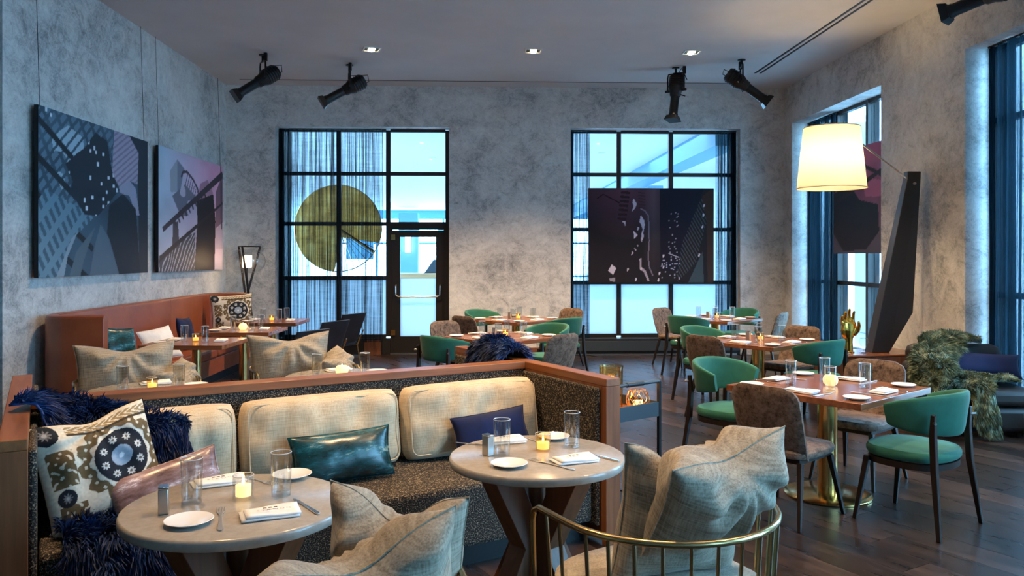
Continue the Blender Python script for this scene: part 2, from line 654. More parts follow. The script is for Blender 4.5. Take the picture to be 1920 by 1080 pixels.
def art_city():
    U, V = canvas(200, 140)
    asp = 1.5
    n = vnoise(U, V, 7)
    img = np.zeros((*U.shape, 3))
    img[:] = np.array((.045, .085, .12))
    img *= (.7 + .6 * n)[..., None]
    a = U * asp * .78 + V * .62          # rows of a leaning facade
    b = -U * asp * .62 + V * .78
    put(img, inpoly(U, V, [(.0, .98), (.0, .42), (.35, .42), (.62, .62), (.62, 1.01), (.1, 1.01)]) & ((b * 16) % 1 < .62) & ((a * 9) % 1 < .7), (.12, .20, .27), .8)
    put(img, inpoly(U, V, [(.1, .84), (.22, .93), (.35, .88), (.35, .69), (.29, .53), (.17, .53), (.11, .65)]) & ((b * 16) % 1 < .7) & (n > .35), (.36, .50, .60), .8)
    for k in range(4):
        put(img, line(U, V, (.0, .92 - .22 * k), (.42, .62 - .22 * k), .022, asp), (.012, .02, .03))
    put(img, inpoly(U, V, [(-.02, .41), (.05, .52), (.45, .39), (.25, .23), (.14, 0), (-.02, 0)]), (.13, .23, .30))
    put(img, inpoly(U, V, [(-.02, .41), (.05, .52), (.45, .39), (.25, .23), (.14, 0), (-.02, 0)]) & ((a * 1.0 * 15) % 1 < .5) & ((b * 7) % 1 < .66), (.05, .10, .14))
    put(img, inpoly(U, V, [(.63, 1.01), (.79, 1.0), (.9, .9), (.9, .65), (.79, .67), (.68, .61), (.61, .7)]), (.34, .30, .40))
    put(img, inpoly(U, V, [(.63, 1.01), (.79, 1.0), (.9, .9), (.9, .65), (.79, .67), (.68, .61), (.61, .7)]) & (((b + a * .2) * 26) % 1 < .4), (.22, .19, .27))
    put(img, inpoly(U, V, [(.79, .99), (1.01, 1.0), (1.0, -.01), (.9, -.01), (.88, .67), (.89, .89)]), (.02, .03, .045))
    head = inpoly(U, V, [(.45, .94), (.56, .91), (.61, .71), (.68, .59), (.58, .49), (.47, .39), (.36, .39), (.29, .47), (.23, .52), (.26, .59), (.2, .69), (.3, .78), (.36, .82)])
    put(img, head, (.016, .026, .04))
    put(img, inpoly(U, V, [(.68, .61), (.79, .67), (.86, .62), (.9, .43), (.86, .43), (.79, .56), (.69, .57)]), (.30, .30, .40))
    put(img, inpoly(U, V, [(.58, .47), (.72, .57), (.86, .47), (.91, -.01), (.68, 0), (.56, .28)]), (.014, .022, .034))
    for pl, c in (([(.25, .24), (.3, .28), (.22, .13), (.19, 0), (.13, 0)], (.22, .29, .35)), ([(.29, .16), (.45, .32), (.35, .1), (.32, 0), (.23, 0)], (.09, .13, .16)),
                  ([(.5, .34), (.58, .25), (.68, 0), (.4, 0), (.45, .21)], (.10, .14, .18))):
        put(img, inpoly(U, V, pl), c)
    st = hsh(np.floor(U * 60), np.floor(V * 40)) > .955
    put(img, st & (head | ((U < .14) & (V > .72))), (.6, .66, .72))
    return img


def art_bridge():
    U, V = canvas(160, 140)
    asp = 1.3
    n = vnoise(U, V, 9)
    img = np.zeros((*U.shape, 3))
    t = np.clip(U * 1.1 + .1, 0, 1)[..., None]
    img[:] = np.array((.36, .56, .68)) * (1 - t) + np.array((.70, .34, .50)) * t
    g = np.clip(.9 - V, 0, 1)[..., None]
    img = img * (1 - g) + np.array((.42, .42, .52)) * g
    img *= (.85 + .25 * n)[..., None]
    put(img, inpoly(U, V, [(.16, .65), (.15, .82), (.25, .93), (.35, .87), (.29, .67)]), (.19, .21, .28))
    put(img, inpoly(U, V, [(.16, .65), (.15, .82), (.25, .93), (.25, .66)]) , (.30, .33, .40))
    arc = [(.31, .80), (.33, .84), (.39, .85), (.48, .8), (.55, .73), (.58, .66)]
    for p, q in zip(arc, arc[1:]):
        put(img, line(U, V, p, q, .012, asp), (.05, .04, .06))
    for k in range(7):
        put(img, line(U, V, (.40 + .025 * k, .83 - .022 * k), (.36 + .028 * k, .72 - .02 * k), .006, asp), (.10, .09, .12))
    put(img, inpoly(U, V, [(.6, .78), (.72, .83), (.82, .72), (.7, .62), (.55, .64)]), (.36, .19, .28))
    put(img, inpoly(U, V, [(.18, .62), (.36, .74), (.56, .64), (.5, .5), (.3, .46)]) & (n > .3), (.15, .15, .2))
    put(img, inpoly(U, V, [(.86, .73), (1.01, .95), (1.02, .47), (.86, .39)]), (.20, .12, .17))
    put(img, inpoly(U, V, [(.54, .62), (.82, .71), (.86, .46), (.84, -.01), (.5, 0), (.55, .44)]), (.025, .022, .03))
    lo = inpoly(U, V, [(.0, .11), (.27, .27), (.52, .34), (.5, -.01), (0, -.01)])
    put(img, lo, (.06, .06, .08))
    put(img, lo & (((U * 1.6 - V * .8) * 14 + n * 1.5) % 1 < .28), (.36, .37, .44))
    put(img, inpoly(U, V, [(.19, .4), (.26, .42), (.28, .2), (.18, .2)]), (.07, .06, .08))
    put(img, inpoly(U, V, [(.05, .36), (.98, .95), (1.02, .90), (.06, .32)]), (.055, .045, .06))
    for k in range(10):
        put(img, line(U, V, (.22 + .05 * k, .405 + .032 * k), (.235 + .05 * k, .385 + .032 * k), .012, asp), (.05, .04, .055))
    put(img, inpoly(U, V, [(.01, .13), (1.02, .67), (1.02, .645), (.01, .08)]), (.035, .03, .04))
    put(img, inpoly(U, V, [(.86, .38), (1.01, .46), (1.01, .2), (.87, .2)]), (.40, .33, .42))
    put(img, line(U, V, (.96, 1.0), (.97, .4), .012, asp), (.04, .03, .04))
    return img


def art_noir():
    U, V = canvas(220, 165)
    asp = 1.34
    f = lambda x, y: ((x - 85) / 1280, 1 - (y - 65) / 957)
    PL = lambda *ps: inpoly(U, V, [f(*p) for p in ps])
    n = vnoise(U, V, 12)
    img = np.zeros((*U.shape, 3))
    img[:] = np.array((.016, .013, .017))
    gl = np.clip(1 - np.hypot((U - .3) * 1.2, V - 1.0) / .55, 0, 1)[..., None]
    img += gl * np.array((.085, .028, .05))
    img += np.clip(1 - np.abs(U - .52) / .09, 0, 1)[..., None] * np.array((.045, .035, .045)) * np.clip(V * 1.3, .1, 1)[..., None]
    put(img, PL((810, 65), (1260, 65), (1180, 300), (1000, 900), (820, 900)), (.010, .009, .02))
    bl = ((U * asp * .86 + V * .5) * 34) % 1 < .35
    put(img, PL((1240, 150), (1290, 400), (1180, 820), (1000, 1010), (980, 960), (1040, 620)) & bl, (.055, .065, .075))
    put(img, PL((1240, 150), (1350, 65), (1375, 1022), (1300, 1022), (1290, 400)), (.045, .022, .016))
    put(img, PL((1100, 1022), (1250, 700), (1260, 1022)), (.045, .065, .075))
    for k in range(7):
        put(img, line(U, V, f(430 - 6 * k, 110 + 44 * k), f(500 - 6 * k, 116 + 44 * k), .013, asp), (.03, .012, .018))
    for k in range(6):
        put(img, line(U, V, f(595 + 2 * k, 110 + 30 * k), f(660, 120 + 30 * k), .006, asp), (.05, .02, .03))
    put(img, line(U, V, f(180, 170), f(240, 130), .006, asp) | line(U, V, f(240, 130), f(400, 215), .006, asp), (.02, .006, .012))
    lav = (.52, .45, .55)
    put(img, PL((545, 170), (580, 225), (560, 275), (525, 310), (548, 250), (535, 215)), lav)
    put(img, PL((620, 340), (655, 395), (660, 440), (645, 510), (648, 560), (628, 612), (620, 590), (628, 520), (638, 480), (620, 430), (605, 405)), lav)
    put(img, PL((545, 495), (588, 540), (552, 575)), (.55, .49, .58))
    put(img, PL((590, 455), (605, 465), (592, 495), (580, 490)), lav)
    put(img, PL((430, 405), (465, 400), (462, 455), (450, 420)), lav)
    put(img, PL((580, 635), (598, 650), (585, 660)) | PL((552, 668), (578, 690), (565, 698)) | PL((530, 705), (545, 720), (522, 745)), lav)
    ca = [(620, 275), (660, 295), (695, 345), (702, 450), (705, 600), (695, 760), (705, 860), (740, 945)]
    for p, q in zip(ca, ca[1:]):
        put(img, line(U, V, f(*p), f(*q), .006, asp), (.19, .155, .20))
    put(img, PL((605, 780), (628, 770), (625, 860), (670, 900), (708, 1000), (690, 1005), (650, 915), (608, 880)), (.34, .29, .36))
    put(img, PL((325, 835), (372, 875), (338, 940), (288, 900)), (.50, .44, .54))
    put(img, PL((300, 975), (360, 970), (360, 1010), (310, 1005)), (.33, .30, .36), .8)
    for p in ((572, 980), (625, 870), (490, 880), (850, 855), (810, 920), (800, 985), (850, 745), (1265, 235), (1258, 330), (1248, 450), (1215, 735)):
        put(img, line(U, V, f(*p), f(p[0] - 4, p[1] + 16), .008, asp), (.6, .55, .62))
    put(img, line(U, V, f(905, 725), f(1005, 765), .004, asp), (.5, .46, .55))
    st = hsh(np.floor(U * 110), np.floor(V * 82)) > .93
    put(img, st & PL((830, 720), (1040, 760), (1020, 990), (820, 980)), (.36, .36, .45))
    st = hsh(np.floor(U * 110), np.floor(V * 82)) > .96
    put(img, st & PL((900, 310), (1020, 310), (1000, 720), (900, 720)), (.30, .30, .36))
    return img


def art_pink():
    U, V = canvas(90, 100)
    n = vnoise(U, V, 8)
    img = np.zeros((*U.shape, 3))
    t = np.clip(V * 1.25 - .2, 0, 1)[..., None]
    img[:] = np.array((.06, .055, .085)) * (1 - t) + np.array((.40, .10, .20)) * t
    img *= (.8 + .4 * n)[..., None]
    put(img, inpoly(U, V, [(.5, .72), (1.0, .62), (1.0, .50), (.6, .52)]), (.45, .13, .24))
    put(img, (((U + V) * 14) % 1 < .25) & (V > .82) & (U < .6), (.55, .22, .34))
    put(img, inpoly(U, V, [(0, .6), (.3, .66), (.5, .5), (.8, .44), (.82, .2), (.6, .04), (.2, .03), (0, .2)]), (.014, .012, .017))
    put(img, line(U, V, (1, .78), (.1, .52), .02) | line(U, V, (.9, .68), (.2, .95), .018) | line(U, V, (.0, .62), (.5, .85), .02), (.03, .012, .02))
    return img


def art_suzani():
    """embroidered medallion cloth: cream ground, dark rosettes, olive scrolls"""
    U, V = canvas(320, 320)
    n = vnoise(U, V, 60)
    img = np.zeros((*U.shape, 3))
    img[:] = np.array((.66, .60, .48))
    olive, ink, pale = (.135, .092, .045), (.018, .021, .028), (.42, .48, .54)

    def rosette(cx, cy, R, petals=0, ring=0.0):
        d = np.hypot(U - cx, V - cy)
        an = np.arctan2(V - cy, U - cx)
        put(img, d < R, ink)
        if petals:
            put(img, d < ring * .62, (.30, .37, .45))
            put(img, d < ring * .16, (.7, .72, .74))
            for k in range(petals):
                x, y = cx + R * .70 * math.cos(2 * PI * k / petals + .3), cy + R * .70 * math.sin(2 * PI * k / petals + .3)
                dd = np.hypot(U - x, V - y)
                aa = np.arctan2(V - y, U - x)
                put(img, dd < R * .16 * (.8 + .2 * np.cos(aa * 8)), (.55, .55, .52))
                put(img, dd < R * .05, (.12, .10, .08))
        else:
            put(img, (d < R * .55 * (.75 + .25 * np.cos(an * 9))), (.20, .20, .20))
            put(img, d < R * .18, (.42, .42, .42))
    cx, cy = .66, .56
    d = np.hypot(U - cx, V - cy)
    an = np.arctan2(V - cy, U - cx)
    out = .368 + .028 * np.sin(an * 12) + .012 * np.sin(an * 24 + 1)
    inn = .268 + .014 * np.sin(an * 12 + 1.2)
    put(img, (d < out) & (d > inn), olive)
    put(img, (np.abs(d - .318) < .012) & (np.sin(an * 24) > .55), (.62, .56, .44))
    put(img, (d < inn + .006) & (d > inn - .006), (.55, .55, .5))
    rosette(cx, cy, .245, 8, .15)
    for (x0, x1, y0, y1) in ((.06, .27, .42, .74), (.08, .30, .06, .27)):
        m = (U > x0) & (U < x1) & (V > y0) & (V < y1)
        w = np.sin(U * 70 + 3 * np.sin(V * 45)) + np.sin(V * 62 + 2.5 * np.sin(U * 50))
        put(img, m, olive)
        put(img, m & (w > 1.05), (.62, .56, .44))
    rosette(.11, .90, .10)
    rosette(.15, .33, .075)
    rosette(.22, -.01, .10)
    for y0 in (.875, .055):
        m = (V > y0) & (V < y0 + .085) & (U > .27)
        put(img, m, (.30, .21, .10))
        put(img, m & (np.sin(U * 85 + 3 * np.sin(V * 90)) > .45), (.66, .60, .48))
        put(img, (np.abs(V - y0) < .012) & (U > .27), (.05, .04, .03))
    img *= (.86 + .26 * n)[..., None]
    return img


def ink_mesh(name, img, w, h):
    """flat sheet in the XZ plane, w by h, centred, its ink stored per vertex"""
    nu, nv = img.shape[:2]
    xs = (np.arange(nu) / (nu - 1) - .5) * w
    zs = (np.arange(nv) / (nv - 1) - .5) * h
    X, Z = np.meshgrid(xs, zs, indexing='ij')
    co = np.stack([X, np.zeros_like(X), Z], -1).reshape(-1, 3)
    i, j = np.meshgrid(np.arange(nu - 1), np.arange(nv - 1), indexing='ij')
    a = (i * nv + j).ravel()
    b = a + nv
    fs = np.stack([a, b, b + 1, a + 1], -1)
    me = bpy.data.meshes.new(name)
    me.from_pydata(co.tolist(), [], fs.tolist())
    at = me.color_attributes.new('ink', 'FLOAT_COLOR', 'POINT')
    rgba = np.concatenate([img.reshape(-1, 3), np.ones((nu * nv, 1))], 1).astype(np.float32)
    at.data.foreach_set('color', rgba.ravel())
    return me


def framed_print(name, label, img, w, h, depth, loc, rz, cat='picture'):
    t = thing(name, label, cat, loc, rz)
    MB().box(-w / 2, w / 2, .004, depth, -h / 2, h / 2).build('panel', MT['blackmetal'], t, smooth=False)
    link('printed_face', ink_mesh(name, img, w, h), MT['print'], t)
    return t


# ================================================================== THE SETTING
XL, XR, YB, ZC = -4.2, 5.05, 13.25, 4.45
WT = .42
# floor: dark base and separate planks laid at the angle of the booths
m = MB().box(-7, 5.5, -3.6, 13.7, -.1, -.012)
floor = struct(m.build('floor', MT['subfloor'], smooth=False))
BA = math.radians(28.4)
ca_, sa_ = math.cos(BA), math.sin(BA)
pl_w, pl_l = .235, 2.3
plank_mesh = MB().box(-pl_w / 2 + .0009, pl_w / 2 - .0009, -pl_l / 2 + .002, pl_l / 2 - .002, -.012, 0).mesh('plank', False)
plank_mesh.materials.append(MT['plank'])
cand = []
for i in range(-45, 60):
    off = hash((i * 7919) % 13) / 13 * pl_l
    for j in range(-4, 9):
        u, v = i * pl_w, j * pl_l + off
        x, y = u * ca_ - v * sa_, u * sa_ + v * ca_
        ok = True
        if x < -4.6 or x > 5.6 or y < 2.4 or y > 13.9:
            ok = False
        # hidden underneath the booths and behind the frame edges
        if x > y * .70 + 1.3 or x < -y * .66 - .6:
            ok = False
        if ok:
            cand.append((x, y))
cand.sort(key=lambda p: (p[1] - 4) if p[0] > .6 else p[1] + 3)
rest = MB()
for k, (x, y) in enumerate(cand):
    if k < 298:
        o = bpy.data.objects.new('plank', plank_mesh)
        COL.objects.link(o)
        o.parent = floor
        o.location = (x, y, 0)
        o.rotation_euler = (0, 0, BA)
    else:
        rest.box(-pl_w / 2 + .0009, pl_w / 2 - .0009, -pl_l / 2, pl_l / 2, -.012, 0, Matrix.Translation((x, y, 0)) @ Matrix.Rotation(BA, 4, 'Z'))
if rest.v:
    o = rest.build('plank_field', MT['plank'], floor, smooth=False)
    o['kind'] = 'stuff'

ceil = struct(MB().box(-7, 5.5, -3.6, 13.7, ZC, ZC + .15).build('ceiling', MT['ceiling'], smooth=False))
for x in (4.17, 4.25):
    MB().box(x - .016, x + .016, 2.0, 12.1, ZC - .004, ZC + .01).build('slot_diffuser', MT['blackmetal'], ceil, smooth=False)
MB().box(-3.85, 4.2, 12.82, 12.84, ZC - .004, ZC + .01).build('shadow_gap', MT['blackmetal'], ceil, smooth=False)

# back wall with two openings
W1a, W1b, W2a, W2b, WH = -3.40, -.555, 1.461, 4.312, 3.78
m = MB()
YB2 = YB + WT
m.box(XL - .4, W1a, YB, YB2, 0, ZC)
m.box(W1b, W2a, YB, YB2, 0, ZC)
m.box(W2b, XR + .5, YB, YB2, 0, ZC)
m.box(W1a, W1b, YB, YB2, WH, ZC)
m.box(W2a, W2b, YB, YB2, WH, ZC)
struct(m.build('wall_back', MT['plaster'], smooth=False))
# left wall ends before the frame edge
m = MB().box(XL - .35, XL, 7.16, YB + .1, 0, ZC)
struct(m.build('wall_left', MT['plaster'], smooth=False))
m = MB().box(-7.0, -6.8, -3.6, 7.5, 0, ZC)
m.box(-7.0, XL - .3, 7.3, 7.5, 0, ZC)
struct(m.build('wall_far_left', MT['darkwall'], smooth=False))
struct(MB().box(-7, 5.5, -3.75, -3.6, 0, ZC).build('wall_rear', MT['plaster'], smooth=False))
# right wall with four openings
m = MB()
ops = [(9.97, 12.90), (5.25, 8.20), (.45, 3.40), (-3.6, -1.4)]
prev = YB
for a, b in ops:
    m.box(XR, XR + WT, b, prev, 0, ZC)
    m.box(XR, XR + WT, a, b, WH + .04, ZC)
    m.box(XR, XR + WT, a, b, 0, .28)
    prev = a
struct(m.build('wall_right', MT['plaster'], smooth=False))
# baseboards
struct(MB().box(W1b + .02, W2a - .0, YB - .018, YB, 0, .13).build('baseboard_back', MT['redwood'], smooth=False))
struct(MB().box(XL, XL + .018, 7.16, YB, 0, .13).build('baseboard_left', MT['redwood'], smooth=False))
struct(MB().box(XR - .018, XR, 8.2, 9.97, 0, .13).build('baseboard_right', MT['redwood'], smooth=False))


def window(name, cols, rows, Y, frost_rows, t=.075, d=.07, skip=()):
    """curtain-wall window in the back wall; cols / rows are the mullion centres"""
    w = bpy.data.objects.new(name, None)
    COL.objects.link(w)
    struct(w)
    for i, x in enumerate(cols):
        MB().box(x - t / 2, x + t / 2, Y - d / 2, Y + d / 2, rows[-1], rows[0]).build('mullion', MT['frame'], w, smooth=False)
    for i in range(len(cols) - 1):
        for j, z in enumerate(rows):
            if (i, j) in skip:
                continue
            MB().box(cols[i] + t / 2, cols[i + 1] - t / 2, Y - d / 2 + .005, Y + d / 2 - .005, z - t * .42, z + t * .42).build('transom', MT['frame'], w, smooth=False)
        for j in range(len(rows) - 1):
            if ('p', i, j) in skip:
                continue
            fr = j in frost_rows
            MB().box(cols[i] + t / 2, cols[i + 1] - t / 2, Y - .006, Y + .006, rows[j + 1] + .03, rows[j] - .03).build('frosted_pane' if fr else 'pane', MT['frost'] if fr else MT['pane'], w, smooth=False)
    return w


YW = YB + .28
w1 = window('window_1', [-3.37, -2.41, -1.585, -.59], [3.76, 3.03, 2.19, 1.28, .30], YW, (3,), skip={(2, 3), (2, 4), ('p', 2, 2), ('p', 2, 3)})
w2 = window('window_2', [1.50, 2.31, 3.20, 4.28], [3.76, 3.03, 2.10, 1.20, .30], YW, (3,))
MB().box(-3.40, -1.552, YW - .06, YW + .05, 0, .27).build('base_panel', MT['frame'], w1, smooth=False)
MB().box(-1.98, -1.70, YW - .075, YW - .055, .0, .24).build('access_panel', MT['redwood'], w1, smooth=False)
MB().box(1.47, 4.30, YB + .02, YW + .05, -.01, .27).build('base_panel', MT['frame'], w2, smooth=False)
MB().box(1.47, 4.30, YB - .02, YB + .02, .07, .235).build('base_cover', MT['slate'], w2, smooth=False)
MB().box(1.55, 4.25, YB - .01, YB + .06, .0, .02).build('base_strip', MT['steel'], w2, smooth=False)
# door in window 1
dr = bpy.data.objects.new('door_1', None)
COL.objects.link(dr)
struct(dr)
dx0, dx1 = -1.515, -.655
for x0, x1, z0, z1, nm in ((dx0, dx0 + .13, .02, 2.08, 'stile'), (dx1 - .13, dx1, .02, 2.08, 'stile'), (dx0 + .13, dx1 - .13, 1.97, 2.08, 'top_rail'), (dx0 + .13, dx1 - .13, .02, .30, 'bottom_rail')):
    MB().box(x0, x1, YW - .03, YW + .03, z0, z1).build(nm, MT['frame'], dr, smooth=False)
MB().box(dx0 + .13, dx1 - .13, YW - .006, YW + .006, 1.27, 1.97).build('pane', MT['pane'], dr, smooth=False)
MB().box(dx0 + .13, dx1 - .13, YW - .006, YW + .006, .30, 1.27).build('frosted_pane', MT['frost'], dr, smooth=False)
for x0 in (-1.55, -.655):
    MB().box(x0, x0 + .035, YW - .04, YW + .04, 0, 2.09).build('door_jamb', MT['frame'], dr, smooth=False)
MB().box(-1.55, -.62, YW - .05, YW + .05, -.01, .018).build('threshold', MT['steel'], dr, smooth=False)
MB().box(-1.55, -.62, YW - .04, YW + .04, 2.09, 2.16).build('door_head', MT['frame'], dr, smooth=False)
MB().tube([(dx0 + .06, YW - .03, 1.16), (dx0 + .06, YW - .10, 1.14), (dx0 + .06, YW - .10, 1.0), (dx0 + .10, YW - .10, .97), (dx1 - .10, YW - .10, .97), (dx1 - .06, YW - .10, 1.0), (dx1 - .06, YW - .10, 1.14), (dx1 - .06, YW - .03, 1.16)], .014, 8).build('push_bar', MT['steel'], dr)
for z in (1.95, .35):
    MB().box(dx0 - .02, dx0 + .05, YW - .055, YW - .03, z - .03, z + .06).build('hinge', MT['brass'], dr, smooth=False)

# windows in the right wall
XW = XR + .33
for n, (a, b) in enumerate(ops):
    w = bpy.data.objects.new('window_%d' % (n + 3), None)
    COL.objects.link(w)
    struct(w)
    ys = [a + .03, a + .95, a + 1.90, b - .03]
    zs = [.30, 1.25, 3.06, 3.80]
    for y in ys:
        MB().box(XW - .05, XW + .05, y - .035, y + .035, .28, 3.82).build('mullion', MT['frame'], w, smooth=False)
        MB().box(XW + .07, XW + .17, y - .12, y + .12, .28, 3.82).build('outer_post', MT['paleframe'], w, smooth=False)
    for z in zs:
        for k in range(3):
            MB().box(XW - .04, XW + .04, ys[k] + .035, ys[k + 1] - .035, z - .03, z + .03).build('transom', MT['frame'], w, smooth=False)
    for k in range(3):
        for j in range(3):
            MB().box(XW - .006, XW + .006, ys[k] + .035, ys[k + 1] - .035, zs[j] + .03, zs[j + 1] - .03).build('pane', MT['pane'], w, smooth=False)

# ------------------------------------------------------------------ lobby beyond the back wall
struct(MB().box(-9, 9, YB2, 42, -.12, -.02).build('floor_lobby', MT['lobbyfloor'], smooth=False))
lc = struct(MB().box(-9, 9, YB2, 42, 3.98, 4.1).build('ceiling_lobby', MT['lobbywhite'], smooth=False))
for x, y in ((-1.2, 19), (-.9, 27), (2.7, 18), (3.2, 23), (.4, 24)):
    MB().lathe([(.0, 3.965), (.09, 3.965), (.10, 3.985)], 12, Matrix.Translation((x, y, 0))).build('recessed_light', MT['trim'], lc)
struct(MB().box(-9.2, -9, YB2, 42, 0, 4).build('wall_lobby_left', MT['lobbywhite'], smooth=False))
struct(MB().box(8.2, 8.4, YB2, 42, 0, 4).build('wall_lobby_right', MT['lobbywhite'], smooth=False))
struct(MB().box(4.1, 4.6, YB2 + .3, 41, 3.60, 3.98).build('trim_1', MT['lobbyblue'], smooth=False))
struct(MB().box(4.6, 5.0, 22.0, 22.8, 0, 3.60).build('trim_2', MT['lobbyblue'], smooth=False))
# far glazing of the lobby
fw = bpy.data.objects.new('window_7', None)
COL.objects.link(fw)
struct(fw)
MB().box(-9, 9, 41.0, 41.2, 3.55, 3.98).build('head_beam', MT['lobbyblue'], fw, smooth=False)
for x in (-7.2, -5.4, -4.85, -2.0, -.4, 1.2, 2.8, 4.4, 6):
    MB().box(x - .05, x + .05, 41.0, 41.12, 0, 3.55).build('mullion', MT['lobbyblue'], fw, smooth=False)
for z in (.6, 2.3):
    MB().box(-9, 9, 41.02, 41.08, z - .04, z + .04).build('transom', MT['lobbyblue'], fw, smooth=False)
for x0, x1, z0, z1 in ((-2.3, -.5, 2.55, 3.0), (-2.2, -1.2, 1.55, 2.05), (-1.1, -.6, 1.55, 2.05), (.0, 1.0, 1.6, 2.2), (-4.8, -4.0, 1.3, 1.6), (1.8, 3.4, 1.5, 2.6), (-7, -5.6, 1.5, 2.7)):
    MB().box(x0, x1, 41.3, 41.4, z0, z1).build('street_window', MT['lobbyblue'], fw, smooth=False)

t = thing('pillar', 'blue lobby pillar with a lit sconce seen through the glass door', 'pillar', (-3.53, 38.5, 0))
MB().box(-.46, .46, -.4, .4, -.02, 3.7).build('shaft', MT['lobbyblue'], t, bevel=.02, smooth=False)
s = MB().box(-.12, .12, -.52, -.42, 1.85, 2.6).build('sconce', MT['sconce'], t, bevel=.01, smooth=False)
MB().box(-.14, .14, -.44, -.40, 1.8, 2.65).build('back_plate', MT['trim'], s, smooth=False)
t = thing('reception_desk', 'light wooden desk in the lobby behind the glass door', 'desk', (-1.92, 24, .06))
MB().box(-.65, .65, -.35, .35, .94, 1.08).build('desk_top', MT['deskwood'], t, bevel=.01, smooth=False)
MB().box(-.60, .60, -.30, -.26, -.08, .94).build('front_panel', MT['deskwood'], t, smooth=False)
MB().box(-.60, -.56, -.26, .30, -.08, .94).build('side_panel', MT['deskwood'], t, smooth=False)
MB().box(.56, .60, -.26, .30, -.08, .94).build('side_panel', MT['deskwood'], t, smooth=False)
t = thing('desk_monitor', 'dark tilted monitor standing on the lobby desk', 'monitor', (-1.45, 23.9, 1.145))
MB().prism([(-.30, -.02), (.28, -.02), (.30, .42), (-.02, .42)], -.02, .02, Matrix.Rotation(math.radians(70), 4, 'X')).build('screen', MT['slate'], t, bevel=.008, smooth=False)
MB().box(-.22, .22, -.02, .24, 0, .02).build('stand', MT['blackmetal'], t, bevel=.005, smooth=False)
# gold disc hanging in the lobby: gilded gauze that lets light through


def gilding():
    m_ = frosted('gilding', (.6, .5, .24), .55)
    nt = m_.node_tree
    n = nd(nt, 'ShaderNodeTexNoise', i_Scale=4.0, i_Detail=7.0, i_Roughness=.7)
    nt.links.new(coords(nt), n.inputs['Vector'])
    r = ramp(nt, [(.3, (.45, .30, .10)), (.5, (.85, .60, .24)), (.68, (1.0, .85, .48))])
    nt.links.new(n.outputs['Fac'], r.inputs[0])
    for b in nt.nodes:
        if b.type.startswith('BSDF'):
            nt.links.new(r.outputs[0], b.inputs[0])
    return m_


t = thing('gold_disc', 'large gilded disc hung behind the sheer curtain of the door window', 'sculpture', (-2.555, 14.25, 2.14))
RX = Matrix.Rotation(PI / 2, 4, 'X')
N = 48
pts = []
for k in range(N + 1):
    th = math.radians(-20 + 0) + k / N * math.radians(285)
    pts.append((.76 * math.cos(th), .76 * math.sin(th)))
pts.append((.06, -.16))
MB().prism(pts, -.02, .02, RX).build('gilded_plate', gilding(), t)
ring = [(.765 * math.cos(2 * PI * k / 64), 0, .765 * math.sin(2 * PI * k / 64)) for k in range(64)]
MB().tube(ring, .010, 6, closed=True).build('rim', MT['brass'], t)
for k in range(7):
    th = math.radians(-88 + k * 10)
    MB().tube([(.06 + .02 * k, 0, -.16), (.755 * math.cos(th), 0, .755 * math.sin(th))], .006, 5).build('spoke', MT['brass'], t)
MB().tube([(.0, -.01, .0), (.64, -.01, -.42)], .03, 6).build('bar', MT['brass'], t)
for x in (-.3, .3):
    MB().tube([(x, 0, .70), (x, 0, 1.84)], .003, 4).build('hanging_wire', MT['steel'], t)

# street beyond the right wall
struct(MB().box(5.5, 60, -20, 80, -.3, -.2).build('ground_street', simple('pavement', (.5, .5, .5), .8), smooth=False))
t = thing('street_building', 'pale building across the street seen through the right corner window', 'building', (24, 50, -.2))
MB().box(0, 6, -14, 14, 0, 8.5).build('facade', simple('pale_render', (.78, .78, .76), .8), t, smooth=False)
for k in range(7):
    for z in (1, 3.6, 6.2):
        f = MB().box(-.03, .02, -12.4 + k * 3.8, -10.6 + k * 3.8, z, z + 1.6).build('window', MT['slate'], t, smooth=False)

# ================================================================== CURTAINS


def curtain(name, label, p0, p1, z0, z1, folds, amp, mat, seed, group=None):
    p0, p1 = Vector((*p0, 0)), Vector((*p1, 0))
    d = p1 - p0
    L = d.length
    t_ = d.normalized()
    nrm = Vector((-t_.y, t_.x, 0))
    rr = random.Random(seed)
    ph = [rr.uniform(.7, 1.4) for _ in range(folds + 2)]
    cum = [0]
    for x in ph:
        cum.append(cum[-1] + x)

    def fn(u, v):
        s = u * folds
        k = int(s)
        # uneven fold spacing: positions squeezed by noise
        uu = u + .018 * math.sin(u * 23 + seed) + .012 * math.sin(u * 57 + seed * 2)
        a = amp * (.65 + .5 * ph[min(k, folds)] - .3) * (1 - .25 * v)
        off = a * math.sin(2 * PI * s + .5 * math.sin(3 * v + seed)) + .3 * amp * math.sin(2 * PI * s * .37 + seed)
        side = .45 * amp * math.cos(4 * PI * s) / max(folds, 1)
        p = p0 + t_ * (L * uu + side) + nrm * off
        return (p.x, p.y, z0 + (z1 - z0) * v)
    t = thing(name, label, 'curtain', ((p0.x + p1.x) / 2, (p0.y + p1.y) / 2, z0))
    ob = MB().grid(fn, folds * 10, 10).build('cloth', mat, t)
    ob.location = (-t.location.x, -t.location.y, -z0)
    r_ = MB().tube([(p0.x, p0.y, z1 + .012), (p1.x, p1.y, z1 + .012)], .012, 6).build('curtain_rail', MT['blackmetal'], t)
    r_.location = ob.location
    return t


